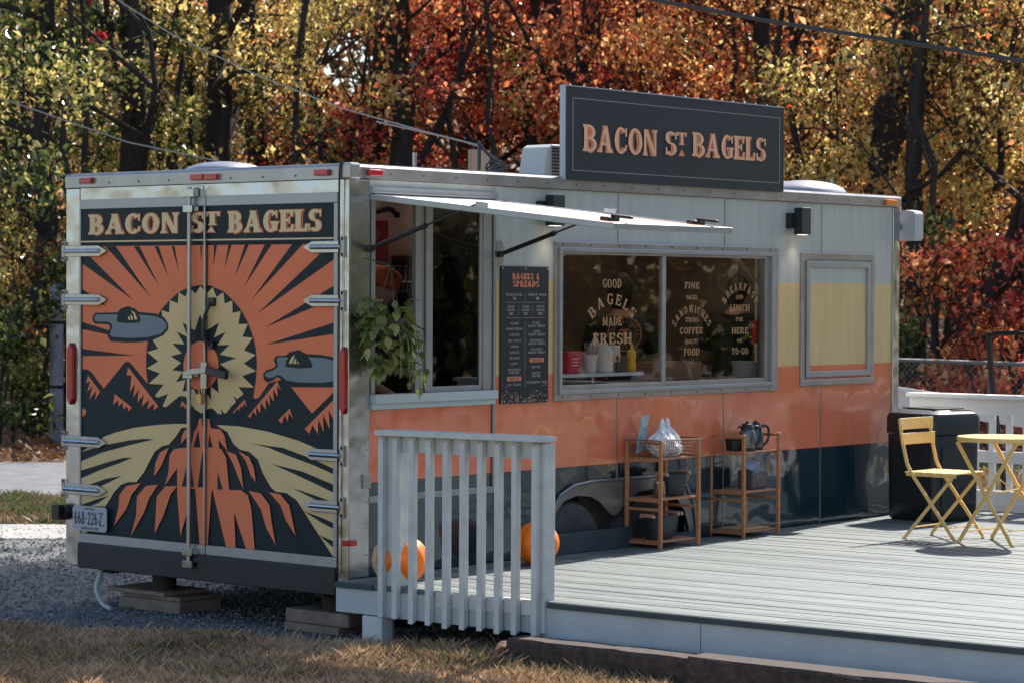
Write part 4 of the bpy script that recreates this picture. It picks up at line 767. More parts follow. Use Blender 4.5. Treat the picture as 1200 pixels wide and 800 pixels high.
# reflectors, marker lights
def lens(name, y0, y1, z0, z1, mats=redl, lab=None, cut=.04):
    mb = M(); mb.prism([(y0, z0+cut), (y0+(y1-y0)*.5, z0), (y1, z0+cut), (y1, z1-cut), (y0+(y1-y0)*.5, z1), (y0, z1-cut)], lambda u, v, d: (-.014-d, u, v), .022); return tp(mb, name, mats, bevel=.003, label=lab)
lens('reflector', 2.368, 2.418, .985, 1.375, lab='tall red reflector on the left rear post'); lens('reflector', .004, .05, 1.005, 1.39, lab='tall red reflector on the right rear post')
for y, z in ((2.235, 2.382), (1.225, 2.378), (1.105, 2.376), (.19, 2.378)):
    mb = M(); mb.box(-.05, -.024, y-.055, y+.055, z-.018, z+.018); o = tp(mb, 'marker_light', redl, bevel=.006)
mb = M(); mb.box(-.028, -.024, 1.03, 1.30, 2.355, 2.40); tp(mb, 'marker_bracket', alu)
mb = M(); mb.box(.115, .225, -.05, -.022, 2.358, 2.396); tp(mb, 'marker_light', redl, bevel=.006, label='red marker light on the side rail')
mb = M(); mb.box(5.66, 5.79, -.05, -.022, 2.355, 2.395); tp(mb, 'marker_light', ambl, bevel=.006, label='amber marker light at the far end')
mb = M(); mb.box(-.02, .04, -.028, -.008, .258, .292); mb.box(-.026, -.014, -.02, .03, .258, .292); tp(mb, 'marker_light', redl, bevel=.004, label='small red side light near the deck')
mb = M(); mb.tube([(-.05, 2.452, .31), (-.014, 2.452, .31)], .05, 14); mb.box(-.09, -.05, 2.43, 2.50, .265, .36); tp(mb, 'plate_lamp', blk, bevel=.004)
for k in range(9): 
    y = 2.3-k*.27; mb = M(); mb.lathe([(0, .004), (.006, .003), (.007, 0)], (-.024, y, 2.365), 8, axis='x'); tp(mb, 'rivet', blkm)
# plate
pl = M(); pl.prism([(2.04, .22), (2.055, .205), (2.345, .205), (2.36, .22), (2.36, .345), (2.345, .36), (2.055, .36), (2.04, .345)], lambda u, v, d: (-.030-d, u, v), .004); 
lp = tp(pl, 'licence_plate', pm('plate_grey', (.36, .38, .42), .4), label='white licence plate with dark characters')
mb = M(); pr = lambda u, v, d=0: (-.0346-d, 2.36-u, v)
text(mb, '668-226', .018, .236, .245, .325, pr, stem=.17, thin=.13, track=.1, serif=0); text(mb, 'T', .246, .292, .288, .325, pr, stem=.18, serif=0); text(mb, 'L', .25, .30, .242, .282, pr, stem=.18, serif=0); text(mb, 'VIRGINIA', .11, .21, .337, .351, pr, stem=.17, serif=0); text(mb, 'VIRGINIA IS FOR LOVERS', .08, .25, .214, .230, pr, stem=.2, serif=0)
tp(mb, 'plate_text', pm('plate_ink', (.02, .03, .06), .5), lp)
# bumper beam, underside
mb = M(); mb.box(-.03, .06, .084, 2.322, -.03, .127); tp(mb, 'bumper_beam', pm('black_beam', (.012, .016, .018), .5, var=.2, vs=5), bevel=.006)
mb = M()
for y in (.25, 2.1): mb.box(.06, LN, y, y+.08, -.06, .035)
for x in (.1, .9, 1.7, 3.4, 4.3, 5.2): mb.box(x, x+.06, .05, 2.38, -.04, .03)
tp(mb, 'chassis', pm('rusty_dark_steel', (.03, .022, .018), .8, var=.3))
for y in (1.79, .32):
    mb = M(); mb.tube([(.22, y, -.14), (.22, y, .0)], .075, 14); mb.tube([(.22, y, -.155), (.22, y, -.14)], .09, 14); tp(mb, 'jack', pm('rusty_dark_steel', (.03, .022, .018), .8), smooth=True)
mb = M(); mb.tube(smooth_line([(.05, 2.15, .02), (.0, 2.15, -.08), (-.03, 2.14, -.16), (-.03, 2.08, -.24), (-.05, 1.98, -.262)]), .014, 8); tp(mb, 'drain_hose', pm('grey_hose', (.42, .42, .42), .5), smooth=True)
mb = M(); mb.tube(smooth_line([(-.02, .035, 2.43), (-.036, .045, 2.41), (-.034, .052, 2.2), (-.03, .055, 1.5), (-.03, .06, .8), (-.03, .06, .1)]), .006, 6); tp(mb, 'cable', blk, smooth=True)
# wheel wells, fender, wheels
mb = M(); mb.box(1.75, 3.26, .045, .06, -.05, .45); mb.box(1.72, 1.76, .045, .5, -.05, .45); mb.box(3.25, 3.29, .045, .5, -.05, .45); mb.box(1.72, 3.29, .045, .5, .45, .47); mb.box(1.72, 3.29, .5, .52, -.2, .45)
mb = M(); mb.box(1.72, 1.76, .032, .5, -.05, .45); mb.box(3.25, 3.29, .032, .5, -.05, .45); mb.box(1.72, 3.29, .032, .5, .45, .47); mb.box(1.72, 3.29, .5, .52, -.2, .45)
tp(mb, 'wheel_well', blk)
arch = [(1.74, -.03), (1.745, .18), (1.79, .33), (1.88, .43), (2.02, .485), (2.2, .5), (2.95, .5), (3.10, .48), (3.2, .42), (3.28, .31), (3.31, .17), (3.315, -.03),
        (3.26, -.03), (3.25, .14), (3.2, .26), (3.1, .36), (2.98, .41), (2.83, .425), (2.69, .41), (2.58, .365), (2.53, .325), (2.485, .29), (2.44, .275), (2.395, .29), (2.35, .325), (2.29, .37), (2.2, .41), (2.06, .425), (1.93, .40), (1.85, .34), (1.81, .25), (1.795, .14), (1.79, -.03)]
mb = M(); mb.prism(arch, lambda u, v, d: (u, -.004-d, v), .012)
rim = [(-.03, 1.735), (.18, 1.74), (.335, 1.785), (.438, 1.878), (.493, 2.018), (.508, 2.2), (.508, 2.95), (.488, 3.10), (.427, 3.206), (.315, 3.287), (.17, 3.318), (-.03, 3.322)]
mb.tube([(x, -.022, z) for z, x in rim], .011, 8); tp(mb, 'fender', pm('fender_alu', (.24, .23, .24), .35, .8, var=.15, vs=5), bevel=.002)
def wheel(x):
    c = (x, .13, .06); mb = M(); prof = [(.20, -.095), (.26, -.11), (.315, -.105), (.338, -.07), (.34, 0), (.338, .07), (.315, .105), (.26, .11), (.20, .095)]
    mb.lathe(prof, c, 40, axis='y'); w = tp(mb, 'wheel', rub, smooth=True)
    mb = M(); mb.lathe([(.0, -.02), (.05, -.045), (.07, -.03), (.12, -.03), (.17, -.075), (.2, -.095), (.205, -.09), (.2, .02)], c, 32, axis='y'); tp(mb, 'rim', pm('white_rim', (.55, .55, .55), .4, .3), w, smooth=True)
    mb = M()
    for k in range(72):
        a = 2*PI*k/72; mb.obox((c[0]+.339*math.cos(a), c[1]+(.035 if k % 2 else -.035), c[2]+.339*math.sin(a)), (.006, .055, .018), (0, -a, 0))
    tag(tp(mb, 'tread', rub, w), kind='stuff')
wheel(2.04); wheel(2.85)
# ---- left serving window (hatch opening)
mb = M(); t = .03
mb.box(.17, .20, -.012, .05, 1.115, 2.25); mb.box(1.155, 1.235, -.006, .05, 1.115, 2.25); mb.box(.20, 1.155, -.006, .05, 2.22, 2.25); w1 = tp(mb, 'window_frame', alw, bevel=.002, label='pale aluminium frame of the left serving window')
mb = M(); mb.box(1.24, 1.262, -.016, .004, .49, 2.26); mb.box(.157, 1.262, -.014, .002, .492, .530); tp(mb, 'hatch_surround', alu, bevel=.002)
mb = M(); mb.box(.165, 1.24, -.055, .04, 1.062, 1.113); mb.box(.165, 1.24, -.032, .0, 1.028, 1.061); tp(mb, 'window_sill', pm('painted_sill', (.46, .53, .56), .45, .2), w1, bevel=.002)
for a, b, y0, y1 in ((.555, .605, -.002, .03), (.612, .632, .004, .03), (.64, .695, -.010, .02)): mb = M(); mb.box(a, b, y0, y1, 1.115, 2.22); tp(mb, 'meeting_stile', alw, w1, bevel=.002)
mb = M(); mb.box(.69, 1.15, .0, .02, 1.115, 1.145); mb.box(1.125, 1.153, -.002, .02, 1.145, 2.22); tp(mb, 'sash_rail', alw, w1, bevel=.002)
gl = glassmat('tinted_window_glass', (.20, .23, .24), .7, .07, .0003); gl2 = glassmat('clear_window_glass', (.93, .90, .88), .7, .05, .0003)
mb = M(); mb.box(.69, 1.13, .008, .012, 1.14, 2.22); tp(mb, 'window_pane', gl, w1)
# hatch flap held up: hinge at z 2.25, outer edge at Y -1.745 z 2.06
fl_dir = Vector((0, -1.745, -.19)).normalized(); fl_n = Vector((0, -.19, 1.745)).normalized()
def FP(u, s, d=0): q = Vector((u, -.01, 2.252))+fl_dir*s+fl_n*d; return (q.x, q.y, q.z)
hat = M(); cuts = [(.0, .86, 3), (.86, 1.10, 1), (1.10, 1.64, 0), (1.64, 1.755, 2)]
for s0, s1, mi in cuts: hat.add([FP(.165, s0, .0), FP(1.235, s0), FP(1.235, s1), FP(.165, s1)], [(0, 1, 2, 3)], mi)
hp = tp(hat, 'hatch_flap', [pm('hatch_sunlit_orange', (.74, .42, .31), .7, spec=.1), pm('hatch_sunlit_cream', (.80, .70, .58), .7, spec=.1), pm('hatch_dark_end', (.05, .08, .10), .6), pm('hatch_sunlit_white', (.82, .82, .80), .7, spec=.1)])  # sun glare painted into the colours: vinyl lightened, white band widened
mb = M(); mb.v = []; 
def fbar(u0, u1, s0, s1, d0, d1):
    v = [FP(u, s, d) for d in (d0, d1) for s in (s0, s1) for u in (u0, u1)]; mb.add(v, [(0, 2, 3, 1), (4, 5, 7, 6), (0, 1, 5, 4), (2, 6, 7, 3), (0, 4, 6, 2), (1, 3, 7, 5)])
fbar(.155, .185, .0, 1.77, -.028, .006); fbar(1.215, 1.245, .0, 1.77, -.028, .006); fbar(.186, 1.214, 1.742, 1.77, -.028, .006); fbar(.186, 1.214, 0, .03, -.028, .006); tp(mb, 'hatch_edge', alw, hp, bevel=.003)
mb = M(); fbar(.186, 1.214, .03, 1.741, -.026, -.020); tp(mb, 'hatch_underside', pm('hatch_lining', (.55, .55, .54), .5), hp)
for u in (.30, 1.08):
    mb = M(); fbar(u-.05, u+.05, 1.60, 1.66, .007, .03); fbar(u-.012, u+.012, 1.64, 1.78, .03, .045); tp(mb, 'hatch_latch', blk, hp, bevel=.004)
for u, s in ((.16, .84), (1.235, .90)):
    mb = M(); fbar(u-.004, u+.006, s-.045, s+.045, -.02, .035); tp(mb, 'strut_bracket', alu, hp, bevel=.003)
def strut(x, a, b, par):
    a = Vector(a); b = Vector(b); m = a.lerp(b, .52); mb = M(); mb.tube([a, m], .014, 8); mb.tube([m, b], .006, 8); mb.tube([m-(b-a)*.02, m+(b-a)*.02], .017, 8); mb.lathe([(0, -.02), (.02, -.015), (.02, .015), (0, .02)], a, 8, axis='x'); return tp(mb, 'gas_strut', blk, par, smooth=True)
strut(0, (.150, -.02, 1.945), (.162, -.80, 2.182), hp); strut(1, (1.29, -.025, 1.93), (1.24, -.86, 2.16), hp)
mb = M(); mb.prism([(1.265, 1.86), (1.32, 1.85), (1.345, 1.90), (1.345, 1.97), (1.32, 2.02), (1.275, 2.01)], lambda u, v, d: (u, -.002-d, v), .008); tp(mb, 'strut_plate', alu, bevel=.002)
mb = M(); mb.box(.10, .16, -.022, -.008, .58, .66); tp(mb, 'panel_hinge', alu, bevel=.003)
# ---- main serving window
mb = M()
def ringbox(mb, x0, x1, z0, z1, w, y0, y1, wl=None, wr=None, wb=None, wt=None):
    wl = wl or w; wr = wr or w; wb = wb or w; wt = wt or w
    mb.box(x0, x1, y0, y1, z0, z0+wb); mb.box(x0, x1, y0, y1, z1-wt, z1); mb.box(x0, x0+wl, y0, y1, z0+wb, z1-wt); mb.box(x1-wr, x1, y0, y1, z0+wb, z1-wt)
ringbox(mb, 1.826, 4.282, 1.030, 2.018, .036, -.018, .0); w2 = tp(mb, 'window_frame', alu, bevel=.003, label='wide aluminium frame of the main serving window')
mb = M(); ringbox(mb, 1.862, 4.246, 1.066, 1.982, .026, -.030, .04, wr=.05); tp(mb, 'frame_step', alw, w2, bevel=.003)
mb = M(); ringbox(mb, 1.888, 4.196, 1.092, 1.956, .016, -.010, .04, wr=.06, wb=.03); tp(mb, 'sash_rail', alu, w2, bevel=.002)
mb = M(); mb.box(2.945, 2.985, -.012, .02, 1.122, 1.94); tp(mb, 'meeting_stile', alw, w2, bevel=.002)
mb = M(); mb.box(1.904, 2.946, .000, .004, 1.12, 1.94); wp1 = tp(mb, 'window_pane', gl2, w2)
mb = M(); mb.box(2.984, 4.136, .012, .016, 1.12, 1.94); wp2 = tp(mb, 'window_pane', gl2, w2)
for i in range(9):
    for z in (1.048, 2.0): mb = M(); mb.lathe([(0, .004), (.005, .003), (.006, 0)], (1.9+i*.285, -.018, z), 6, axis='y'); mb.v = [(a, 2*-.018-b, c) for a, b, c in mb.v]; tp(mb, 'rivet', blkm)
# window lettering in gold
gold = pm('gold_vinyl_letters', (.42, .22, .10), .5)
g1 = lambda u, v, d=0: (u, -.0012-d, v); g2_ = lambda u, v, d=0: (u, .0108-d, v)
K = dict(stem=.19, thin=.115, track=.12)
for w in (
  ('GOOD', 2.323, 2.520, 1.732, 1.788, g1, 0),
  ('BAGELS', 2.215, 2.632, 1.625, 1.695, g1, .10),
  ('MADE', 2.325, 2.522, 1.490, 1.545, g1, 0),
  ('FRESH', 2.225, 2.632, 1.374, 1.443, g1, 0),
  ('DAILY', 2.327, 2.523, 1.262, 1.309, g1, 0),
  ('FINE', 3.222, 3.387, 1.730, 1.773, g2_, 0),
  ('BAGEL', 3.242, 3.368, 1.658, 1.686, g2_, 0),
  ('SANDWICHES', 3.115, 3.490, 1.572, 1.620, g2_, .10),
  ('STRONG', 3.225, 3.380, 1.508, 1.538, g2_, 0),
  ('COFFEE', 3.168, 3.428, 1.430, 1.473, g2_, 0),
  ('QUALITY', 3.226, 3.380, 1.366, 1.394, g2_, 0),
  ('FOOD', 3.217, 3.391, 1.288, 1.335, g2_, 0),
  ('BREAKFAST', 3.685, 4.040, 1.722, 1.772, g2_, .10),
  ('AND', 3.812, 3.894, 1.660, 1.690, g2_, 0),
  ('LUNCH', 3.743, 3.976, 1.577, 1.624, g2_, 0),
  ('FOR', 3.814, 3.895, 1.510, 1.537, g2_, 0),
  ('HERE', 3.765, 3.957, 1.425, 1.468, g2_, 0),
  ('OR', 3.826, 3.887, 1.366, 1.392, g2_, 0),
  ('TO-GO', 3.766, 3.959, 1.286, 1.330, g2_, 0),
  ):
    mb = M(); text(mb, w[0], w[1], w[2], w[3], w[4], w[5], arc=w[6], **K); tp(mb, 'window_word', gold, w2)
# ---- closed hatch at the far end
mb = M(); ringbox(mb, 4.575, 5.535, 1.052, 1.990, .045, -.016, .0); w3 = tp(mb, 'hatch_frame', alu, bevel=.003, label='aluminium frame of the closed hatch at the far end')
mb = M(); ringbox(mb, 4.635, 5.475, 1.112, 1.930, .042, -.024, .0); tp(mb, 'frame_step', alw, w3, bevel=.003)
ms = M(); 
for z0, z1, mi in ((1.155, 1.195, 0), (1.195, 1.778, 1), (1.778, 1.887, 3)): ms.box(4.678, 5.432, -.008, -.002, z0, z1, mi)
tp(ms, 'hatch_panel', SM, w3)
# ---- up and down wall lights
for x in (1.70, 4.44):
    mb = M(); mb.box(x-.012, x+.10, -.115, -.045, 2.112, 2.300, 0); o = tp(mb, 'wall_light', pm('dark_teal_lamp', (.008, .016, .018), .45), bevel=.004)
    mb = M(); mb.box(x-.045, x+.035, -.05, .0, 2.155, 2.262); tp(mb, 'mounting_plate', pm('dark_teal_lamp', (.008, .016, .018), .45), o)
    mb = M(); mb.box(x+.005, x+.083, -.1, -.06, 2.1105, 2.1115); tp(mb, 'bulb', emit('lamp_glow', (1, .8, .55), 2.5), o)
    ll = bpy.data.lights.new('lamp', 'SPOT'); ll.energy = 1.0; ll.color = (1, .82, .6); ll.spot_size = math.radians(110); ll.spot_blend = 1; ll.shadow_soft_size = .03
    lo = bpy.data.objects.new('lamp', ll); link(lo, o); lo.location = (x+.04, -.08, 2.10-GZ)
# ---- far corner box lamp
mb = M(); mb.prism([(-.075, 2.115), (-.06, 2.098), (.09, 2.098), (.098, 2.115), (.098, 2.295), (.075, 2.315), (.0, 2.325), (-.06, 2.315), (-.075, 2.295)], lambda u, v, d: (5.93+d, u-.04, v), .12); tp(mb, 'corner_lamp', pm('corner_lamp_grey', (.40, .41, .43), .5), bevel=.005)
mb = M(); mb.tube([(5.9, .02, 2.2), (5.93, .02, 2.2)], .03, 10); mb.tube([(5.93, .03, 2.29), (5.93, .03, 2.35), (5.87, .0, 2.35)], .02, 8); tp(mb, 'lamp_arm', pol)
# ---- roof fittings
def dome(x, y, r, h, nm='roof_vent'):
    mb = M(); mb.lathe([(r*1.03, 0), (r, .015)]+[(r*math.cos(a), .015+h*math.sin(a)) for a in [PI/2*k/7 for k in range(1, 7)]]+[(0, .015+h)], (x, y, 2.43), 26); return tp(mb, nm, alu, smooth=True)
dome(.6, 1.66, .25, .065); dome(5.5, .6, .33, .10)
mb = M(); mb.prism([(0, 0), (.5, 0), (.5, .25), (.06, .245), (.03, .22)], lambda u, v, d: (2.24+u*1.35, .42+d, 2.43+v*.93), .22); ac = tp(mb, 'air_conditioner', pm('ac_beige', (.52, .53, .50), .5), bevel=.012)
for i in range(9):
    for a, b in ((2.29, 2.475), (2.495, 2.80)):
        if i == 8 and a > 2.4: continue
        mb = M(); z = 2.455+i*.0215; mb.box(a+.03, b+.03, .411, .419, z, z+.011); tp(mb, 'louvre', blk, ac)
for x, y, h in ((1.20, .6, .13), (6.0-.25, .5, .13)): mb = M(); mb.tube([(x, y, 2.42), (x, y, 2.43+h)], .013, 10); tp(mb, 'vent_pipe', alu, smooth=True)
mb = M(); mb.tube([(2.1, .05, 2.45), (2.42, .05, 2.47)], .02, 10); mb.lathe([(.0, .0), (.035, .01), (.035, .05), (0, .06)], (2.43, .05, 2.47), 10, axis='x'); tp(mb, 'conduit', pm('pale_pipe', (.5, .56, .58), .5), smooth=True)
mb = M(); mb.tube([(2.02, .78, 2.42), (2.02, .78, 2.64)], .014, 8)
for k in range(4):
    a = .03*k; mb.tube(smooth_line([(2.01, .784, 2.65+a*.3), (2.03+a*.9, .765-a*.5, 2.63-a), (2.07+a*1.2, .72-a*.8, 2.57-a*.6), (2.04+a*.2, .74, 2.50-a*.3), (2.10-a*.6, .70+a*.4, 2.46), (2.13, .66, 2.44)], 5), .007, 6)
tp(mb, 'wire_drop', pm('wire_bundle', (.06, .06, .07), .4, .3), smooth=True)
ws = thing('wooden_post', 'tan wooden board standing behind the roof wires', 'board', (2.62, 1.38, 2.43)); mb = M(); mb.box(-.0, .18, -.02, .02, 0, .24); mb.build('board', pm('tan_wood', (.36, .24, .15), .7, var=.1), ws)
# ---- roof sign
sg = thing('roof_sign', 'dark roof sign reading BACON ST BAGELS in orange letters', 'sign', (1.89, -.02, 2.43)); slate = pm('sign_slate', (0.018, 0.026, 0.032), .5, var=.08, vs=2, spec=.25)
def sp(mb, name, mats, par=None, **k): mb.v = [(v[0]-1.89, v[1]+.02, v[2]-2.43) for v in mb.v]; return mb.build(name, mats, par or sg, **k)
mb = M(); mb.box(1.885, 4.300, -.045, -.024, 2.405, 2.985); sp(mb, 'sign_board', slate, bevel=.002)
mb = M(); mb.box(1.872, 1.8845, -.047, -.010, 2.40, 2.99); mb.box(1.8845, 4.300, -.047, -.010, 2.9855, 2.992); sp(mb, 'sign_edge', pm('sign_edge_metal', (.35, .40, .43), .5, .4), None)
mb = M(); y = -.0465
for a in ((1.955, 4.245, 2.912, 2.916), (1.955, 4.245, 2.462, 2.466), (1.955, 1.960, 2.466, 2.912), (4.240, 4.245, 2.466, 2.912)): mb.box(a[0], a[1], y, y+.0012, a[2], a[3])
sp(mb, 'sign_border', pm('sign_line', (.30, .30, .29), .5))
s_or = pm('sign_letter_orange', (.72, .26, .13), .5, spec=.2); s_cr = pm('sign_letter_cream', (.80, .45, .28), .5, spec=.2); mb = M(); pf = lambda u, v, d=0: (u, -.0458-d, v)
for grp in ((('BACON', 2.055, 2.83, 2.586, 2.757),), (('S', 2.91, 3.045, 2.598, 2.757), ('T', 3.045, 3.155, 2.672, 2.757)), (('BAGELS', 3.215, 4.075, 2.604, 2.766),)):
    mb = M()
    for s, a, b, z0, z1 in grp:
        text(mb, s, a, b, z0, z1, pf, 0, stem=.29, thin=.165, track=.03)
        text(mb, s, a, b, z0+.003, z1-.003, pf, 1, stem=.17, thin=.08, track=.03, off0=.004, serif=.06)
    if len(grp) == 2: mb.flat([(3.06, 2.600), (3.135, 2.600), (3.098, 2.645)], lambda u, v: pf(u, v, .004), 0)
    sp(mb, 'lettering', [s_or, s_cr])
for k in range(18):
    mb = M(); mb.lathe([(0, .009), (.005, .006), (.006, 0)], (1.95+k*.135, -.03, 2.992), 6); sp(mb, 'screw', alu)
# ---- menu board
mn = thing('menu_board', 'tall dark menu board headed BAGELS & SPREADS between the two serving windows', 'menu board', (1.31, -.006, 1.03))
def mp(mb, name, mats, **k): mb.v = [(v[0]-1.31, v[1]+.006, v[2]-1.03) for v in mb.v]; return mb.build(name, mats, mn, **k)
mb = M(); mb.box(1.310, 1.768, -.012, -.003, 1.025, 1.858); mp(mb, 'board', pm('menu_slate', (.020, .023, .030), .5, spec=.25))
mt = M(); mq = lambda u, v, d=0: (1.310+u*.458, -.0128-d, 1.025+v*.833); ps = lambda s, a, b, v0, v1, mi, **k: text(mt, s, 1.310+a*.458, 1.310+b*.458, 1.025+v0*.833, 1.025+v1*.833, lambda u, v, d=0: (u, -.0128-d, v), mi, **k)
ps('BAGELS &', .23, .80, .905, .950, 0, stem=.28, thin=.18); ps('SPREADS', .24, .79, .850, .895, 0, stem=.28, thin=.18)
T = dict(stem=.2, thin=.16, track=.15, serif=.04)
ps('SINGLE BAGEL', .10, .44, .785, .802, 1, **T); ps('BAGEL W/ SPREAD'.replace('/', '-'), .56, .95, .785, .802, 1, **T); ps('$2', .24, .31, .757, .775, 2, **T); ps('$4', .72, .79, .757, .775, 2, **T)
for a, b, s1, s2 in ((.14, .28, 'HALF', 'DOZEN'), (.44, .58, 'ONE', 'DOZEN'), (.74, .90, 'TUB OF', 'CHEESE')): ps(s1, a, b, .697, .713, 1, **T); ps(s2, a-.01, b+.01, .672, .688, 1, **T); ps('$12', a+.03, b-.03, .645, .662, 2, **T)
L1 = ['PLAIN', 'EVERYTHING', 'ASIAGO', 'SEA SALT', 'ONION', 'GARLIC', 'SESAME', 'POPPY', 'CINNAMON', 'RAISIN']
zz = [.575, .535, .492, .450, .408, .366, .324, .282, .240, .218]
for s, z in zip(L1, zz): w = .034*len(s); ps(s, .28-w/2, .28+w/2, z, z+.016, 1, **T)
ps('G.F. PLAIN', .14, .42, .130, .146, 1, **T)
L2 = [('PLAIN', .578), ('CREAM CHEESE', .555), ('CHIVE', .515), ('CREAM CHEESE', .492), ('STRAWBERRY', .450), ('CREAM CHEESE', .428), ('JALAPENO', .385), ('CREAM CHEESE', .362), ('BUTTER', .255), ('PEANUT', .210), ('BUTTER', .188), ('STRAWBERRY JAM', .143)]
for s, z in L2: w = .030*len(s); ps(s, .74-w/2, .74+w/2, z, z+.016, 1, **T)
for a, b, z in ((.13, .43, .165), (.60, .90, .298)):
    mt.flat([(a, z), (b, z), (b, z+.032), (a, z+.032)], lambda u, v: mq(u, v, .0), 0); ps('SOLD OUT', a+.05, b-.05, z+.008, z+.024, 3, off0=.002, **T)
for a, b, z in ((.10, .93, .735), (.10, .93, .622)): mt.flat([(a, z), (b, z), (b, z+.0025), (a, z+.0025)], mq, 1)
for x, z0, z1 in ((.5, .75, .80), (.36, .65, .71), (.66, .65, .71), (.5, .12, .60)): mt.flat([(x, z0), (x+.005, z0), (x+.005, z1), (x, z1)], mq, 1)
rs = random.Random(5)
for _ in range(120):
    x = rs.random(); z = .01+.1*rs.random()**1.6*(1.5*abs(x-.5)*1.6+.25); r = rs.uniform(.006, .013); mt.flat([(x*.97+.015-r*.9, z), (x*.97+.015, z-r*.5), (x*.97+.015+r*.9, z), (x*.97+.015, z+r*.5)], mq, rs.choice((0, 2, 2)))
mp(mt, 'menu_text', [pm('menu_orange', (.62, .20, .10), .5), pm('menu_grey', (.34, .34, .34), .5), pm('menu_peach', (.60, .42, .30), .5), pm('menu_ink', (.1, .03, .02), .5)])
for x in (1.325, 1.54, 1.755):
    for z in (1.845, 1.035): mb = M(); mb.lathe([(0, -.004), (.006, -.003), (.007, 0)], (x, -.012, z), 8, axis='y'); mp(mb, 'screw', alu)
# ================================================================= DECK
m_plk = [pm('deck_plank_%d' % i, c, .62, var=.28, vs=9, bump=.003, bs=40, stretch=(8, .6, 8)) for i, c in enumerate(((.132, .155, .155), (.108, .132, .134), (.152, .173, .170)))]
m_plk_e = pm('dark_deck_edge', (.035, .05, .06), .6, var=.2, vs=8)
dk = thing('deck', 'grey plank deck in front of the trailer with a white fascia', 'deck', (0, 0, GZ)); DZ = .07; SLO = -.045
def dp(mb, name, mats, par=None, **k): mb.v = [(v[0], v[1], v[2]-GZ) for v in mb.v]; return mb.build(name, mats, par or dk, **k)
x = -.125; i = 0; rd = random.Random(3)
while x < 6.55:
    w = .0665; y0 = -.035; y1 = -7.2
    # boards run outward from the trailer; some are made of two lengths
    cuts = [y0, y1] if rd.random() < .62 else [y0, rd.uniform(-1.5, -4.5), y1]
    for a, b in zip(cuts, cuts[1:]):
        z = DZ+rd.uniform(-.0018, .0018); b2 = b+.003; pts = []
        for yy_ in (a, b2): pts += [(x+.0+SLO*(yy_)*1, yy_), (x+w+SLO*yy_, yy_)]
        q = [pts[0], pts[1], pts[3], pts[2]]; mb = M(); mb.prism(q, lambda u, v, d: (u, v, z-d), .032)
        m = rd.choice(m_plk)
        o = dp(mb, 'plank', m)
    x += w+.006; i += 1
mb = M(); xx_ = -.10
while xx_ < 6.5:
    for yj in (-.22, -1.52, -3.02, -4.52, -6.02):
        for q_ in (.012, .046): cx_ = xx_+q_+SLO*yj; mb.add([(cx_-.004, yj-.004, DZ+.0032), (cx_+.004, yj-.004, DZ+.0032), (cx_+.004, yj+.004, DZ+.0032), (cx_-.004, yj+.004, DZ+.0032)], [(0, 1, 2, 3)])
    xx_ += .0725
tag(dp(mb, 'screw_heads', blkm), kind='stuff')
mb = M(); F = lambda y, off: (-.125+SLO*y-off, y)
def fascia(y0, y1, z0, z1, off, t, name, mat, **k): mb = M(); a = F(y0, off); b = F(y1, off); mb.prism([a, (a[0]+t, a[1]), (b[0]+t, b[1]), b], lambda u, v, d: (u, v, z0+d), z1-z0); return dp(mb, name, mat, **k)
m_fas = pm('fascia_white', (.43, .46, .475), .6, var=.08, vs=4, bump=.001, bs=30)
fascia(-.02, -.30, DZ-.033, DZ-.002, .012, .03, 'edge_board', m_plk_e); fascia(-1.53, -7.2, DZ-.034, DZ-.003, .014, .03, 'edge_board', m_plk_e)
fascia(-.02, -.34, -.10, DZ-.035, .0, .035, 'fascia_board', m_fas); 
for a, b in ((-.345, -1.44), (-1.445, -2.47), (-2.475, -4.9), (-4.905, -7.2)): fascia(a, b, -.105 if a > -1 else -.15, DZ-.036, .0, .035, 'fascia_board', m_fas)
for y in (-.25, -2.4, -4.6): a = F(y, -.04); mb = M(); mb.box(a[0], a[0]+.12, y-.06, y+.06, GZ-.02, -.03); dp(mb, 'deck_post', m_fas)
a = F(-.29, .0); mb = M(); mb.box(a[0]-.02, a[0]+.07, -.38, -.23, GZ-.005, -.106); dp(mb, 'post_foot', rail_w, bevel=.004)
mb = M()
for y in (-.2, -1.5, -3, -4.5, -6): mb.box(.1, 6.3, y-.04, y, -.10, DZ-.034)
dp(mb, 'joists', pm('joist_wood', (.12, .09, .06), .8))
mb = M(); mb.box(1.71, 2.58, -.062, -.034, DZ+.002, .20); mb.box(1.71, 3.3, -.033, -.005, DZ-.03, .12); dp(mb, 'kick_board', m_plk_e, bevel=.003)
# ---- baluster panel at the deck edge
rl = thing('railing_panel', 'short white baluster railing at the near deck edge in front of the pumpkins', 'railing', (-.15, -.35, -.15))
def rp_(mb, name, mats=rail_w, **k): mb.v = [(v[0]+.15, v[1]+.35, v[2]+.15) for v in mb.v]; return mb.build(name, mats, rl, **k)
RXX = lambda y, off=0: -.115+SLO*y*.55-off
def rbar(y0, y1, z0, z1, off, t, name, **k): mb = M(); a = RXX(y0, off); b = RXX(y1, off); mb.prism([(a, y0), (a+t, y0), (b+t, y1), (b, y1)], lambda u, v, d: (u, v, z0+d+(v+.35)*-.006), z1-z0); return rp_(mb, name, bevel=.003, **k)
rbar(-.345, -1.515, .908, .937, .055, .135, 'top_rail'); rbar(-.40, -1.42, .815, .907, -.005, .035, 'upper_rail'); rbar(-.40, -1.42, -.02, .065, -.005, .035, 'lower_rail')
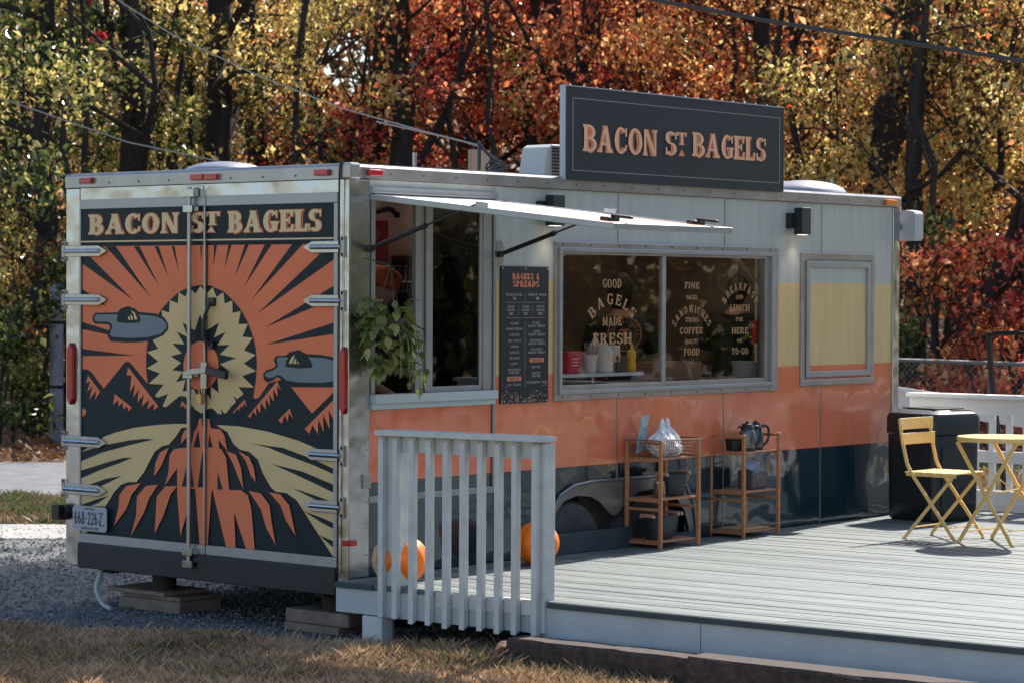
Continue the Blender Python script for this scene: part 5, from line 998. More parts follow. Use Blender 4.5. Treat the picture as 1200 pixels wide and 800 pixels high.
for k, y in enumerate((-.375, -.478, -.598, -.720, -.842, -.963, -1.085, -1.205, -1.322, -1.458)):
    a = RXX(y); w = .0185; mb = M(); zb = -.125+(.02 if k < 2 else 0)+rd.uniform(-.006, .006)
    mb.prism([(-.037, zb), (.0, zb+.02), (.0, .895), (-.018, .905), (-.037, .885)], lambda u, v, d: (a+u, y-w+d, v), w*2); rp_(mb, 'baluster', bevel=.0025)
for y in (-.425, -1.455): a = RXX(y); mb = M(); mb.box(a+.002, a+.092, y-.045, y+.045, -.1, .905); rp_(mb, 'post', bevel=.004)
# ---- landscape timbers and stones in front
m_tie = pm('old_timber', (.022, .015, .012), .9, var=.5, vs=6, bump=.010, bs=16, col2=(.075, .05, .042), stretch=(1, 5, 5))
m_tiet = m_tie
def timber(y0, y1, z, lab, g='landscape timbers along the deck'):
    t = thing('landscape_timber', lab, 'timber', (-.245, (y0+y1)/2, GZ), math.radians(2.2), g); h = z-GZ; L_ = abs(y1-y0)/2; mb = M(); n = 14; vs = []; fs = []
    for i in range(n+1):
        yq = -L_+2*L_*i/n
        for (a, b) in ((-.09, -.03), (-.092, h*.9), (-.08, h), (.08, h), (.092, h*.9), (.09, -.03)): vs.append((a+random.gauss(0, .0015), yq, b+random.gauss(0, .0018)))
    for i in range(n):
        for k in range(6): fs.append((i*6+k, i*6+(k+1) % 6, (i+1)*6+(k+1) % 6, (i+1)*6+k))
    fs += [tuple(range(6)), tuple(range(n*6, n*6+6))[::-1]]; mb.add(vs, fs); mb.build('beam', m_tie, t)
timber(-1.475, -2.66, -.098, 'shorter dark railroad tie at the foot of the deck, nearest the railing'); timber(-2.665, -6.0, -.075, 'long dark railroad tie running out of the lower right corner')
def rock(loc, s, lab, seed, mat, name='stone', cat='stone', grp=None):
    bm = bmesh.new(); bmesh.ops.create_icosphere(bm, subdivisions=2, radius=1)
    for v in bm.verts: v.co = Vector((v.co.x*s[0], v.co.y*s[1], v.co.z*s[2]))*(1+.35*noise.noise(v.co*1.3+Vector((seed, 0, 0))))
    me = bpy.data.meshes.new(name); bm.to_mesh(me); bm.free(); me.materials.append(mat); o = link(bpy.data.objects.new(name, me)); o.location = loc; o.rotation_euler = (0, .4, seed); return tag(o, lab, cat, grp)
m_rk = pm('red_brown_stone', (.13, .05, .035), .9, var=.4, vs=14, bump=.012, bs=30)
rock((-.26, -1.40, GZ+.06), (.08, .10, .10), 'reddish broken stone leaning against the end of the shorter railroad tie', 2, m_rk)
# ---- support blocks under the trailer
m_blk = pm('pier_block', (.20, .15, .12), .9, var=.25, vs=9, bump=.006, bs=30); m_pad = pm('pad_wood', (.22, .16, .12), .85, var=.25, vs=8)
b1 = thing('block_pier', 'left stack of timber blocks under the rear of the trailer', 'support block', (.22, 1.79, GZ), 0, 'block piers under the trailer')
mb = M(); mb.box(-.13, .22, -.28, .28, 0, .072); mb.box(-.12, .20, -.27, .24, .0725, .10); mb.build('block', m_blk, b1, bevel=.008); mb = M(); mb.box(-.15, .2, -.16, .36, .101, .126); mb.build('pad', m_pad, b1, bevel=.003)
b2 = thing('block_pier', 'right stack of timber blocks under the rear of the trailer, beside the deck', 'support block', (.2, .32, GZ), 0, 'block piers under the trailer')
mb = M(); mb.box(-.16, .2, -.20, .24, .0, .045); mb.build('pad', m_pad, b2, bevel=.004); mb = M(); mb.box(-.14, .2, -.26, .25, .046, .125); mb.build('block', m_blk, b2, bevel=.008)

# ================================================================= THINGS ON THE DECK
def pumpkin(x, y, r, lab, col2=None):
    t = thing('pumpkin', lab, 'pumpkin', (x, y, DZ), random.uniform(0, 3), 'pumpkins on the deck'); mb = M()
    prof = [(r*math.sin(a)*(1-.0*a), r*.93*(1-math.cos(a))*(1 if a < 2.5 else .985)) for a in [PI*k/16 for k in range(1, 17)]]; prof = [(.02, .012)]+prof[:-1]+[(.012, r*1.78)]
    mb.lathe(prof, (0, 0, 0), 80, lump=lambda t_: 1-.055*abs(math.cos(6*t_))**6-.0*t_); mb.build('body', pm('pumpkin_orange', (.86, .19, .006), .42, var=.12, vs=9, bump=.002, bs=20), t, smooth=True)
    mb = M(); mb.tube([(0, 0, r*1.74), (.004, 0, r*1.9), (.02, .01, r*2.05), (.035, .012, r*2.12)], [.022, .013, .011, .014], 8); mb.build('stem', pm('pumpkin_stem', (.25, .22, .10), .8, var=.3), t, smooth=True)
pumpkin(.03, -.385, .148, 'orange pumpkin behind the left end of the white railing'); pumpkin(1.31, -.30, .14, 'orange pumpkin behind the right end of the white railing, by the wheel')
p_ = thing('gourd', 'pale tan squash left of the first pumpkin, half behind the railing post', 'squash', (.075, -.25, DZ), 0); mb = M()
mb.lathe([(.02, 0), (.07, .02), (.10, .08), (.105, .13), (.09, .19), (.05, .23), (.012, .235)], (0, 0, 0), 48, lump=lambda t_: 1-.04*abs(math.cos(5*t_))**4); mb.build('body', pm('squash_tan', (.52, .36, .20), .55, var=.12, vs=14), p_, smooth=True)
# ---- folding wooden racks
m_wd = pm('honey_wood', (.46, .20, .09), .5, var=.14, vs=9, stretch=(1, 1, 4))
def rack(x, y, shelves, lab):
    t = thing('shelf_rack', lab, 'shelf rack', (x, y, DZ), 0, 'wooden racks against the trailer'); W_, D_ = .41, .27
    for px_ in (0, W_):
        for py in (0, D_): mb = M(); mb.box(px_-.011, px_+.011, py-.011, py+.011, 0, .69); mb.build('post', m_wd, t, bevel=.002)
    for z in shelves:
        for k in range(6): mb = M(); yy2 = .022+k*(D_-.044)/5; mb.box(.0, W_, yy2-.014, yy2+.014, z-.005, z+.005); mb.build('slat', m_wd, t)
        for px_ in (0, W_): mb = M(); mb.box(px_-.008, px_+.008, .0115, D_-.0115, z-.018, z-.0055); mb.build('bearer', m_wd, t)
    for z in (.675, .25): 
        for px_ in (0, W_): mb = M(); mb.box(px_-.007, px_+.007, .0115, D_-.0115, z-.009, z+.009); mb.build('side_rail', m_wd, t)
    mb = M(); mb.box(.0115, W_-.0115, D_-.006, D_+.006, .665, .683); mb.build('back_rail', m_wd, t)
rack(2.545, -.305, (.575, .315, .045), 'honey wood rack with a wire basket on top, in front of the wheels'); rack(3.522, -.265, (.57, .305, .04), 'honey wood rack with two coffee carafes on top')
# basket with bags and card
bk = thing('wire_basket', 'copper wire basket holding plastic bags on the left rack', 'basket', (2.77, -.17, DZ+.582)); m_cw = pm('copper_wire', (.25, .12, .08), .4, .6); mb = M()
def rect_at(z, e): return [(-.21-e, -.11-e, z), (.21+e, -.11-e, z), (.21+e, .11+e, z), (-.21-e, .11+e, z), (-.21-e, -.11-e, z)]
mb.tube(rect_at(.11, .03), .0042, 6); mb.tube(rect_at(.002, 0), .0032, 6); mb.build('rim', m_cw, bk); mb = M()
for z in (.025, .045, .067, .09): mb.tube(rect_at(z, z*.27), .0018, 5)
for k in range(20):
    x_ = -.21+k*.022
    for s in (-1, 1): mb.tube([(x_, s*.11, 0), (x_*1.14, s*.14, .11)], .0018, 4)
    mb.tube([(x_, -.11, .001), (x_, .11, .001)], .0018, 4)
for k in range(10):
    y_ = -.11+k*.0245
    for s in (-1, 1): mb.tube([(s*.21, y_, 0), (s*.24, y_*1.25, .11)], .0018, 4)
tag(mb.build('wires', m_cw, bk), kind='stuff')
m_bag = pm('crinkled_clear_bag', (.72, .73, .75), .12, var=.05, bump=.02, bs=26, coat=1, wob=.02, wos=12)
def bag(loc, s, seed, lab):
    bm = bmesh.new(); bmesh.ops.create_icosphere(bm, subdivisions=4, radius=1)
    for v in bm.verts:
        c = v.co.copy(); k = max(0, c.z-.35)/.65; n = noise.noise(c*2.6+Vector((seed, 0, 0)))*.22+noise.noise(c*6+Vector((0, seed, 0)))*.12
        sq = (1-.72*min(1, k*1.6))+(.35*max(0, k-.6)*2.5); v.co = Vector((c.x*s[0]*sq, c.y*s[1]*sq, c.z*s[2]*(1+.35*k)))*(1+n)
    me = bpy.data.meshes.new('plastic_bag'); bm.to_mesh(me); bm.free(); me.materials.append(m_bag)
    o = link(bpy.data.objects.new('plastic_bag', me)); o.location = loc; tag(o, lab, 'plastic bag', 'plastic bags in the wire basket')
bag((2.695, -.20, DZ+.665), (.10, .085, .105), 1.3, 'knotted clear bag of rolls at the left of the wire basket'); bag((2.82, -.15, DZ+.67), (.09, .08, .11), 6.1, 'rounded clear bag of rolls right of the knotted one in the basket')
bag((2.765, -.235, DZ+.63), (.07, .06, .055), 9.4, 'small clear bag at the front edge of the wire basket')
cd = M(); cd.obox((0, 0, .13), (.085, .006, .25), (.28, -.16, 0)); tag(cd.build('card', pm('blue_card', (.10, .30, .45), .35, col2=(.5, .55, .52), vs=26), bevel=.001, loc=(2.555, -.15, DZ+.60)), 'blue printed card standing at the left end of the wire basket', 'card')
# buckets
m_bu = pm('charcoal_bucket', (.028, .030, .036), .5, var=.1); m_hd = pm('pale_wood_handle', (.52, .28, .20), .5)
def bucket(x, y, z, r, h, lab, sq=1.35):
    t = thing('bucket', lab, 'bucket', (x, y, z), 0, 'charcoal buckets on the left rack'); mb = M(); lm = lambda a: (abs(math.cos(a))**4+abs(math.sin(a))**4)**-.18
    mb.lathe([(r*.75, 0), (r*.8, .004), (r*.98, h*.93), (r*1.06, h*.95), (r*1.06, h), (r*.99, h), (r*.78, .012), (0, .012)], (0, 0, 0), 36, lump=lm); mb.v = [(a*sq, b*.85, c) for a, b, c in mb.v]; mb.build('pail', m_bu, t, smooth=True)
    for s in (-1, 1):
        mb = M(); mb.tube([(s*r*sq*1.07, -.05, h*.93), (s*r*sq*1.10, -.05, h*1.0), (s*r*sq*1.10, .05, h*1.0), (s*r*sq*1.07, .05, h*.93)], .013, 8); mb.build('handle', m_hd, t, smooth=True)
bucket(2.835, -.18, DZ+.322, .085, .145, 'charcoal bucket with pink wooden handles on the middle shelf of the left rack', 1.3); bucket(2.69, -.19, DZ+.052, .09, .155, 'large charcoal bucket at the left of the bottom shelf'); bucket(2.875, -.12, DZ+.052, .062, .145, 'narrow charcoal bucket at the right of the bottom shelf', 1.2)
j = thing('glass_jar', 'small glass jar of brown contents beside the bucket on the middle shelf', 'jar', (2.645, -.22, DZ+.322)); mb = M(); mb.lathe([(.035, 0), (.04, .01), (.04, .08), (.03, .09)], (0, 0, 0), 18); mb.build('body', pm('jar_brown', (.16, .09, .07), .12, var=.4, vs=30, coat=1), j, smooth=True); mb = M(); mb.lathe([(.034, .09), (.036, .092), (.036, .106), (0, .108)], (0, 0, 0), 18); mb.build('lid', steel, j, smooth=True)
# carafes
def carafe(x, y, rz, lab):
    t = thing('carafe', lab, 'carafe', (x, y, DZ+.578), rz, 'coffee carafes on the right rack'); mb = M(); mb.lathe([(.05, 0), (.052, .01), (.052, .125), (.045, .14)], (0, 0, 0), 26); mb.build('body', pm('carafe_steel', (.16, .165, .18), .28, .9, var=.2), t, smooth=True)
    mb = M(); mb.lathe([(.0455, .1405), (.046, .15), (.04, .165), (.036, .178), (.015, .184), (.012, .195), (0, .197)], (0, 0, 0), 20); mb.box(-.066, -.03, -.012, .012, .152, .165); mb.build('lid', blk, t, smooth=True)
    mb = M(); mb.tube(smooth_line([(.045, 0, .155), (.075, 0, .160), (.098, 0, .135), (.095, 0, .07), (.070, 0, .035), (.054, 0, .03)], 4), .009, 8); mb.build('handle', blk, t, smooth=True)
    mb = M(); mb.lathe([(.0525, .0), (.053, .004), (.053, .018), (.0525, .02)], (0, 0, 0), 26); mb.build('base_ring', blk, t)
carafe(3.655, -.20, -.5, 'steel and black coffee carafe on the right rack, the left one of two'); carafe(3.795, -.17, -.5, 'steel and black coffee carafe on the right rack, the right one of two')
bx = thing('cup_bin', 'low round black container left of the two carafes', 'container', (3.60, -.13, DZ+.578)); mb = M(); mb.lathe([(.05, 0), (.062, .07), (.065, .072), (.06, .074), (.05, .01), (0, .01)], (0, 0, 0), 24); mb.build('body', blk, bx, smooth=True); mb = M(); mb.lathe([(.06, .076), (.064, .08), (.05, .09), (0, .092)], (0, 0, 0), 24); mb.build('lid', pm('brown_lid', (.22, .08, .05), .5), bx, smooth=True)
nd = thing('napkin_dispenser', 'grey napkin dispenser with blue napkins on the middle shelf of the right rack', 'napkin dispenser', (3.785, -.16, DZ+.313)); mb = M(); mb.box(-.09, .09, -.06, .07, 0, .125); mb.build('case', pm('dispenser_grey', (.10, .095, .11), .35, .2), nd, bevel=.012); mb = M(); mb.box(-.055, .06, -.0625, -.0605, .015, .10); mb.build('front_plate', pm('dispenser_face', (.10, .055, .05), .2, coat=.5), nd, bevel=.001)
mb = M(); mb.obox((-.03, .0, .165), (.11, .08, .003), (.5, -.35, 0)); mb.obox((-.02, .01, .145), (.11, .08, .003), (.2, -.2, .2)); mb.obox((-.0, .0, .128), (.10, .10, .004), (0, -.05, 0)); mb.build('napkin', pm('napkin_blue', (.38, .45, .58), .8), nd)
tr_ = M(); tr_.box(0, .30, 0, .20, 0, .012); tag(tr_.build('tray', pm('tray_wood', (.48, .30, .18), .5, var=.1), bevel=.003, loc=(3.57, -.23, DZ+.046)), 'flat wooden tray on the bottom shelf of the right rack', 'tray')
# ---- waste bin
wb = thing('waste_bin', 'tall dark plastic waste bin with a domed lid behind the yellow chair', 'waste bin', (5.655, -.445, DZ), math.radians(-12)); m_wb = pm('bin_plastic', (.016, .020, .024), .42, var=.15, vs=30, bump=.001, bs=90); mb = M()
def rr(w, d, r, n=4):
    o = []
    for cx_, cy_, a0 in ((w/2-r, d/2-r, 0), (-w/2+r, d/2-r, 90), (-w/2+r, -d/2+r, 180), (w/2-r, -d/2+r, 270)):
        for k in range(n+1): a = math.radians(a0+90*k/n); o.append((cx_+r*math.cos(a), cy_+r*math.sin(a)))
    return o
def loft(mb, secs, mi=0):
    n = len(secs[0][0]); vs = [(p[0], p[1], z) for s, z in secs for p in s]; fs = [(i*n+k, i*n+(k+1) % n, (i+1)*n+(k+1) % n, (i+1)*n+k) for i in range(len(secs)-1) for k in range(n)]
    fs += [tuple(range(n))[::-1], tuple(range((len(secs)-1)*n, len(secs)*n))]; mb.add(vs, fs, mi)
loft(mb, [(rr(.44, .44, .05), 0), (rr(.47, .47, .05), .02), (rr(.485, .485, .05), .62)]); mb.build('body', m_wb, wb, smooth=True)
mb = M(); loft(mb, [(rr(.50, .50, .05), .628), (rr(.50, .50, .05), .745), (rr(.48, .48, .06), .775), (rr(.36, .36, .08), .80), (rr(.26, .26, .06), .805)]); mb.build('lid', m_wb, wb, smooth=True)
for s, a in ((1, 0), (2, PI/2), (3, PI), (4, -PI/2)):
    R_ = Matrix.Rotation(a, 3, 'Z'); mb = M(); mb.prism([(-.17, .12), (.17, .12), (.17, .54), (-.17, .54)], lambda u, v, d: tuple(R_ @ Vector((u, -.238-v*.012-d*1.0, v))), .006); mb.build('side_panel', m_wb, wb, bevel=.004)
mb = M(); mb.box(-.16, .16, -.16, .16, .8055, .814); mb.box(-.02, .2, -.20, .18, .796, .802); mb.build('lid_flap', pm('bin_flap', (.03, .033, .036), .25, coat=.4), wb, bevel=.004)
# ---- yellow bistro set
m_y = pm('yellow_paint', (.86, .56, .19), .38, var=.05, vs=12, coat=.2)
def chair(x, y, rz, lab, proto=None):
    if proto:
        c = rename_copy(proto); c.location = (x, y, DZ); c.rotation_euler = (0, 0, rz); c['label'] = lab; return c
    t = thing('bistro_chair', lab, 'chair', (x, y, DZ), rz, 'yellow folding bistro chairs'); h = .19      # faces -Y locally
    for s in (-1, 1):
        mb = M(); xq = s*h; L_ = [(xq, .235, .80), (xq, .215, .66), (xq, .175, .50), (xq, .14, .44), (xq, -.19, .01)]
        for a, b in zip(L_, L_[1:]): mb.bar(a, b, .010, .024, up=(0, 1, .4))
        mb.build('leg', m_y, t, bevel=.002)
        mb = M(); mb.bar((xq*.9, -.16, .425), (xq*.9, .20, .01), .010, .022, up=(0, 1, .4)); mb.build('leg', m_y, t, bevel=.002)
        mb = M(); mb.bar((xq*.95, -.19, .432), (xq*.95, .185, .432), .010, .018); mb.build('seat_rail', m_y, t)
        for yy3 in (-.19, .20): mb = M(); mb.tube([(xq*.95, yy3, -.001), (xq*.95, yy3, .018)], .012, 8); mb.build('foot_cap', pm('cap_white', (.75, .6, .45), .5), t)
    for z, y2 in ((.765, .226), (.665, .21)):
        n = 6; mb = M(); vs = []
        for k in range(n+1):
            u = -1+2*k/n; yy4 = y2+.022*(1-u*u)*.9+.006
            for (dy, dz) in ((-.005, -.038), (.005, -.038), (.005, .038), (-.005, .038)): vs.append((u*(h+.022), yy4+dy-.01, z+dz))
        fs = [(k*4+j, k*4+(j+1) % 4, (k+1)*4+(j+1) % 4, (k+1)*4+j) for k in range(n) for j in range(4)]+[(0, 1, 2, 3), tuple(n*4+j for j in (3, 2, 1, 0))]
        mb.add(vs, fs); mb.build('back_slat', m_y, t, bevel=.002)
    for k in range(5): mb = M(); y5 = -.185+k*.078; mb.box(-h-.004, h+.004, y5, y5+.066, .442, .452); mb.build('seat_slat', m_y, t, bevel=.003)
    for a, b in (((-h*.9, .14, .08), (h*.9, .14, .08)), ((-h, -.13, .09), (h, -.13, .09))): mb = M(); mb.tube([a, b], .005, 6); mb.build('stretcher', m_y, t)
    return t
ch = chair(4.42, -1.27, 0, 'yellow folding chair between the table and the dark waste bin'); chair(4.62, -2.36, PI-.25, 'yellow folding chair cut by the right edge, across the table', ch)
tb = thing('bistro_table', 'round yellow folding table beside the yellow chair', 'table', (4.40, -1.72, DZ), math.radians(-8)); mb = M()
mb.lathe([(.0, .672), (.285, .672), (.298, .676), (.302, .684), (.302, .696), (.297, .702), (.28, .7), (0, .7)], (0, 0, 0), 48); mb.build('table_top', m_y, tb, smooth=True)
for s in (-1, 1):
    mb = M(); mb.bar((s*.19, .23, .665), (s*.19, -.22, .01), .012, .026, up=(0, 1, .4)); mb.build('leg', m_y, tb, bevel=.002)
    mb = M(); mb.bar((s*.172, -.23, .665), (s*.172, .22, .01), .012, .026, up=(0, 1, .4)); mb.build('leg', m_y, tb, bevel=.002)
    for yy3 in (-.22, .22): mb = M(); mb.tube([(s*.18, yy3, -.001), (s*.18, yy3, .018)], .013, 8); mb.build('foot_cap', pm('cap_white', (.75, .6, .45), .5), tb)
for a, b in (((-.19, -.165, .10), (.19, -.165, .10)), ((-.172, .17, .08), (.172, .17, .08)), ((-.172, .0, .33), (.19, .0, .35)), ((-.19, -.05, .27), (.0, .16, .5)), ((.19, -.05, .27), (.0, .16, .5)), ((-.2, .22, .664), (.2, .22, .664)), ((-.2, -.22, .664), (.2, -.22, .664))): mb = M(); mb.tube([a, b], .0055, 6); mb.build('stretcher', m_y, tb)
# ---- white railing and ramp at the far end
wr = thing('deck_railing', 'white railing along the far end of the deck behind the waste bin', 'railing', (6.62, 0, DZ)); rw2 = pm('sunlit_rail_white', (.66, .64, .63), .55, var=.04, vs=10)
for nm, z0, z1, x0, x1 in (('top_rail', .845, .875, -.06, .09), ('upper_rail', .72, .843, 0, .035), ('middle_rail', .36, .45, 0, .035), ('lower_rail', .05, .15, 0, .035)):
    mb = M(); mb.box(x0, x1, -5.0, .34, z0, z1); mb.build(nm, rw2, wr, bevel=.003)
for k in range(26): y = .22-k*.145; mb = M(); mb.box(.036, .072, y-.02, y+.02, .02, .842); mb.build('baluster', rw2, wr, bevel=.002)
for y in (.30, -.72, -2.4, -4.2): mb = M(); mb.box(.036, .126, y-.05, y+.05, -.1, .844); mb.build('post', rw2, wr, bevel=.004)
mb = M(); mb.box(-.01, .0, -5, .34, .0, .05); mb.build('toe_board', rw2, wr)
rp = thing('ramp', 'white sloping handrail of the ramp behind the deck railing', 'ramp handrail', (10.2, 2.66, GZ)); fd = Vector((10.969-10.196, 1.734-2.658, 0)).normalized(); lo_ = lambda s, z: Vector((0, 0, z-GZ))+fd*s
mb = M(); mb.bar(lo_(-2.5, 1.19), lo_(6, -.07), .12, .035); mb.build('top_rail', rw2, rp); mb = M(); mb.bar(lo_(-2.5, 1.09), lo_(6, -.17), .03, .17); mb.build('side_board', rw2, rp)
for k in range(30): s = -2.3+k*.16; mb = M(); z1 = 1.05-(s+2.5)*.148; mb.bar(lo_(s, GZ+.02), lo_(s, z1), .035, .035, up=(0, 1, 0)); mb.build('baluster', rw2, rp)
for s in (-2.4, -.2, 1.9): mb = M(); z1 = 1.12-(s+2.5)*.148; mb.bar(lo_(s, GZ), lo_(s, z1), .09, .09, up=(0, 1, 0)); mb.build('post', rw2, rp)
# slender bent black metal stand
bs_ = thing('black_stand', 'bent black metal stand rising behind the railing at the right edge', 'metal stand', (6.90, -.42, GZ)); q = lambda a: tuple(Vector(a)-Vector((6.90, -.42, GZ)))
mb = M()
for a, b in (((6.88, -.42, GZ), (6.80, -.285, .97)), ((6.80, -.285, .97), (6.778, -.256, 1.395))): mb.bar(q(a), q(b), .045, .03)
mb.build('upright', blkm, bs_, bevel=.003); mb = M(); mb.bar(q((6.77, -.246, 1.40)), q((7.35, -.93, 1.42)), .045, .025); mb.build('arm', blkm, bs_, bevel=.003); mb = M(); mb.bar(q((6.80, -.28, 1.416)), q((6.93, -.44, 1.42)), .03, .012); mb.build('clip', blkm, bs_)

# ================================================================= INSIDE THE TRAILER
for k_, (x_, y_) in enumerate(((.75, 1.0), (2.3, .9), (3.6, .9), (4.9, 1.1))):
    mb = M(); mb.box(x_-.5, x_+.5, y_-.05, y_+.05, 2.345, 2.362); cl_ = tp(mb, 'ceiling_light', emit('ceiling_tube_%d' % k_, (1, .84, .70), 2.8))
def item(name, lab, cat, loc, group=None): return thing(name, lab, cat, loc, 0, group)
ct = item('counter', 'steel counter inside behind the main serving window', 'counter', (3.3, .3, .08)); mb = M(); mb.box(-1.1, 1.3, -.22, .30, 1.0, 1.03); mb.build('worktop', pm('dull_steel', (.30, .28, .27), .35, .8), ct, bevel=.004); mb = M(); mb.box(-1.08, 1.28, -.20, .28, 0, .999); mb.build('cabinet', pm('dark_cabinet', (.05, .04, .04), .6), ct)
sh = item('service_shelf', 'pale shelf just inside the serving window', 'shelf', (1.90, .06, 1.165)); mb = M(); mb.box(0, .95, 0, .26, .0, .022); mb.build('board', pm('pale_shelf', (.55, .60, .62), .4), sh, bevel=.003)
for xx in (.04, .42): mb = M(); mb.box(xx-.012, xx+.012, .01, .24, -.055, -.001); mb.build('bracket', alw, sh)
SZ = 1.188
def cyl(name, lab, cat, x, y, z, prof, mat, group=None, extra=None):
    t = item(name, lab, cat, (x+y*1.2, y, z), group); mb = M(); mb.lathe(prof, (0, 0, 0), 22); mb.build('body', mat, t, smooth=True)
    if extra: extra(t)
    return t
m_red = pm('red_container', (.55, .03, .07), .35); pk = pm('brown_carton', (.30, .17, .11), .8, var=.08)
t = item('red_basket', 'red square container at the left end of the inside shelf', 'container', (2.19, .18, SZ)); mb = M(); loft(mb, [(rr(.12, .12, .02), 0), (rr(.15, .15, .02), .14)]); mb.build('body', m_red, t, smooth=True); mb = M()
for k in range(3): mb.box(-.04, .02, -.0745+.000, -.0735, .05+k*.02, .055+k*.02)
mb.build('print', white_p, t)
def pump(t, h):
    mb = M(); mb.tube([(0, 0, h), (0, 0, h+.055)], .006, 8); mb.lathe([(.02, h-.002), (.02, h+.012), (0, h+.014)], (0, 0, 0), 12); mb.build('nozzle', white_p, t)
def sticks(n, h, mat):
    def f(t):
        mb = M()
        for k in range(n): a = 2.4*k; r = .012+.02*(k % 3)/2; mb.bar((math.cos(a)*r*.6, math.sin(a)*r*.6, h*.5), (math.cos(a)*r*2.0, math.sin(a)*r*2.0, h*1.75), .006, .002)
        mb.build('cutlery', mat, t)
    return f
cupp = [(.03, 0), (.033, .004), (.048, .115), (.05, .118), (.045, .117), (.032, .01), (0, .01)]
cyl('paper_cup', 'white paper cup of wooden stirrers on the inside shelf', 'cup', 2.21, .12, SZ, cupp, white_p, None, sticks(12, .11, pm('stirrer_wood', (.35, .25, .2), .7)))
cyl('squeeze_bottle', 'white pump bottle behind the cup of stirrers', 'bottle', 2.27, .24, SZ, [(.045, 0), (.048, .01), (.048, .16), (.03, .19), (.018, .2), (0, .201)], white_p, 'white bottles on the inside shelf', lambda t: pump(t, .2))
cyl('squeeze_bottle', 'white pump bottle in the middle of the inside shelf, nearest the glass', 'bottle', 2.36, .15, SZ, [(.052, 0), (.055, .01), (.055, .13), (.04, .165), (.02, .175), (0, .176)], white_p, 'white bottles on the inside shelf', lambda t: pump(t, .176))
cyl('jar', 'wide white jar right of the pump bottles', 'jar', 2.445, .22, SZ, [(.05, 0), (.052, .01), (.052, .15), (.054, .152), (.054, .17), (0, .172)], white_p)
for k, x in enumerate((2.50, 2.535, 2.57)): cyl('shaker', 'dark shaker on the inside shelf, %s of three' % ('left', 'middle', 'right')[k], 'shaker', x, .12, SZ, [(.016, 0), (.016, .09), (.013, .1), (0, .108)], pm('pepper_dark', (.08, .06, .05), .3), 'dark shakers on the inside shelf')
cyl('mustard_bottle', 'yellow mustard squeeze bottle at the right end of the inside shelf', 'bottle', 2.645, .13, SZ, [(.028, 0), (.032, .008), (.032, .05), (.026, .075), (.032, .1), (.03, .13), (.012, .15), (.009, .165), (.003, .185), (0, .187)], pm('mustard_yellow', (.75, .42, .04), .35))
cyl('paper_cup', 'white cup between the red container and the cup of stirrers', 'cup', 2.11, .22, SZ, [(.035, 0), (.055, .13), (.0, .131)], white_p)
cb = item('cardboard_box', 'brown carton under the inside shelf', 'box', (2.62, .42, 1.112)); mb = M(); mb.box(-.22, .18, -.1, .1, 0, .045); mb.build('carton', pk, cb, bevel=.003)
cb = item('cardboard_box', 'brown carton right of the window bar', 'box', (3.62, .42, 1.112)); mb = M(); mb.box(-.22, .20, -.12, .12, 0, .12); mb.build('carton', pk, cb, bevel=.003); mb = M(); mb.box(-.22, .20, -.003, .003, .1205, .1215); mb.build('tape', white_p, cb)
cyl('plastic_tub', 'pale plastic tub on the counter at the right end of the window', 'tub', 4.02, .3, 1.112, [(.10, 0), (.105, .01), (.118, .10), (.124, .102), (.124, .112), (0, .114)], pm('tub_plastic', (.50, .49, .50), .4))
# shelf rails, brown sign on ceiling, tall fridge block at the back
ub = item('pantry_unit', 'tall dark steel unit inside against the back wall', 'cabinet', (3.55, 2.0, .08)); mb = M(); mb.box(-.5, .9, -.25, .34, 0, 1.9); mb.build('case', pm('unit_brown', (.16, .11, .095), .45, .3), ub, bevel=.01); mb = M(); mb.box(.19, .21, -.256, -.251, .05, 1.85); mb.build('door_gap', blk, ub)
hd = item('extractor_hood', 'dark steel hood inside above the left half of the serving window', 'hood', (2.2, 1.7, 1.95)); mb = M(); mb.box(-.9, 1.0, -.5, .6, 0, .35); mb.build('canopy', pm('hood_dark', (.04, .04, .045), .35, .6), hd, bevel=.01)
sc_ = item('hanging_card', 'brown card hanging under the ceiling right of the window bar', 'card', (3.62, .35, 1.90)); mb = M(); mb.obox((0, 0, 0), (.22, .10, .006), (.9, 0, .1)); mb.build('card', pk, sc_)
rk = item('wall_bracket', 'white shelf bracket at the right end of the main window', 'bracket', (4.42, .30, 1.15)); mb = M(); mb.bar((.06, 0, 0), (.06, 0, .8), .02, .02, up=(0, 1, 0)); mb.bar((.06, 0, .62), (-.25, 0, .85), .02, .012); mb.build('arm', white_p, rk); mb = M(); mb.box(.0, .05, -.04, .0, .2, .36); mb.build('red_tag', m_red, rk)
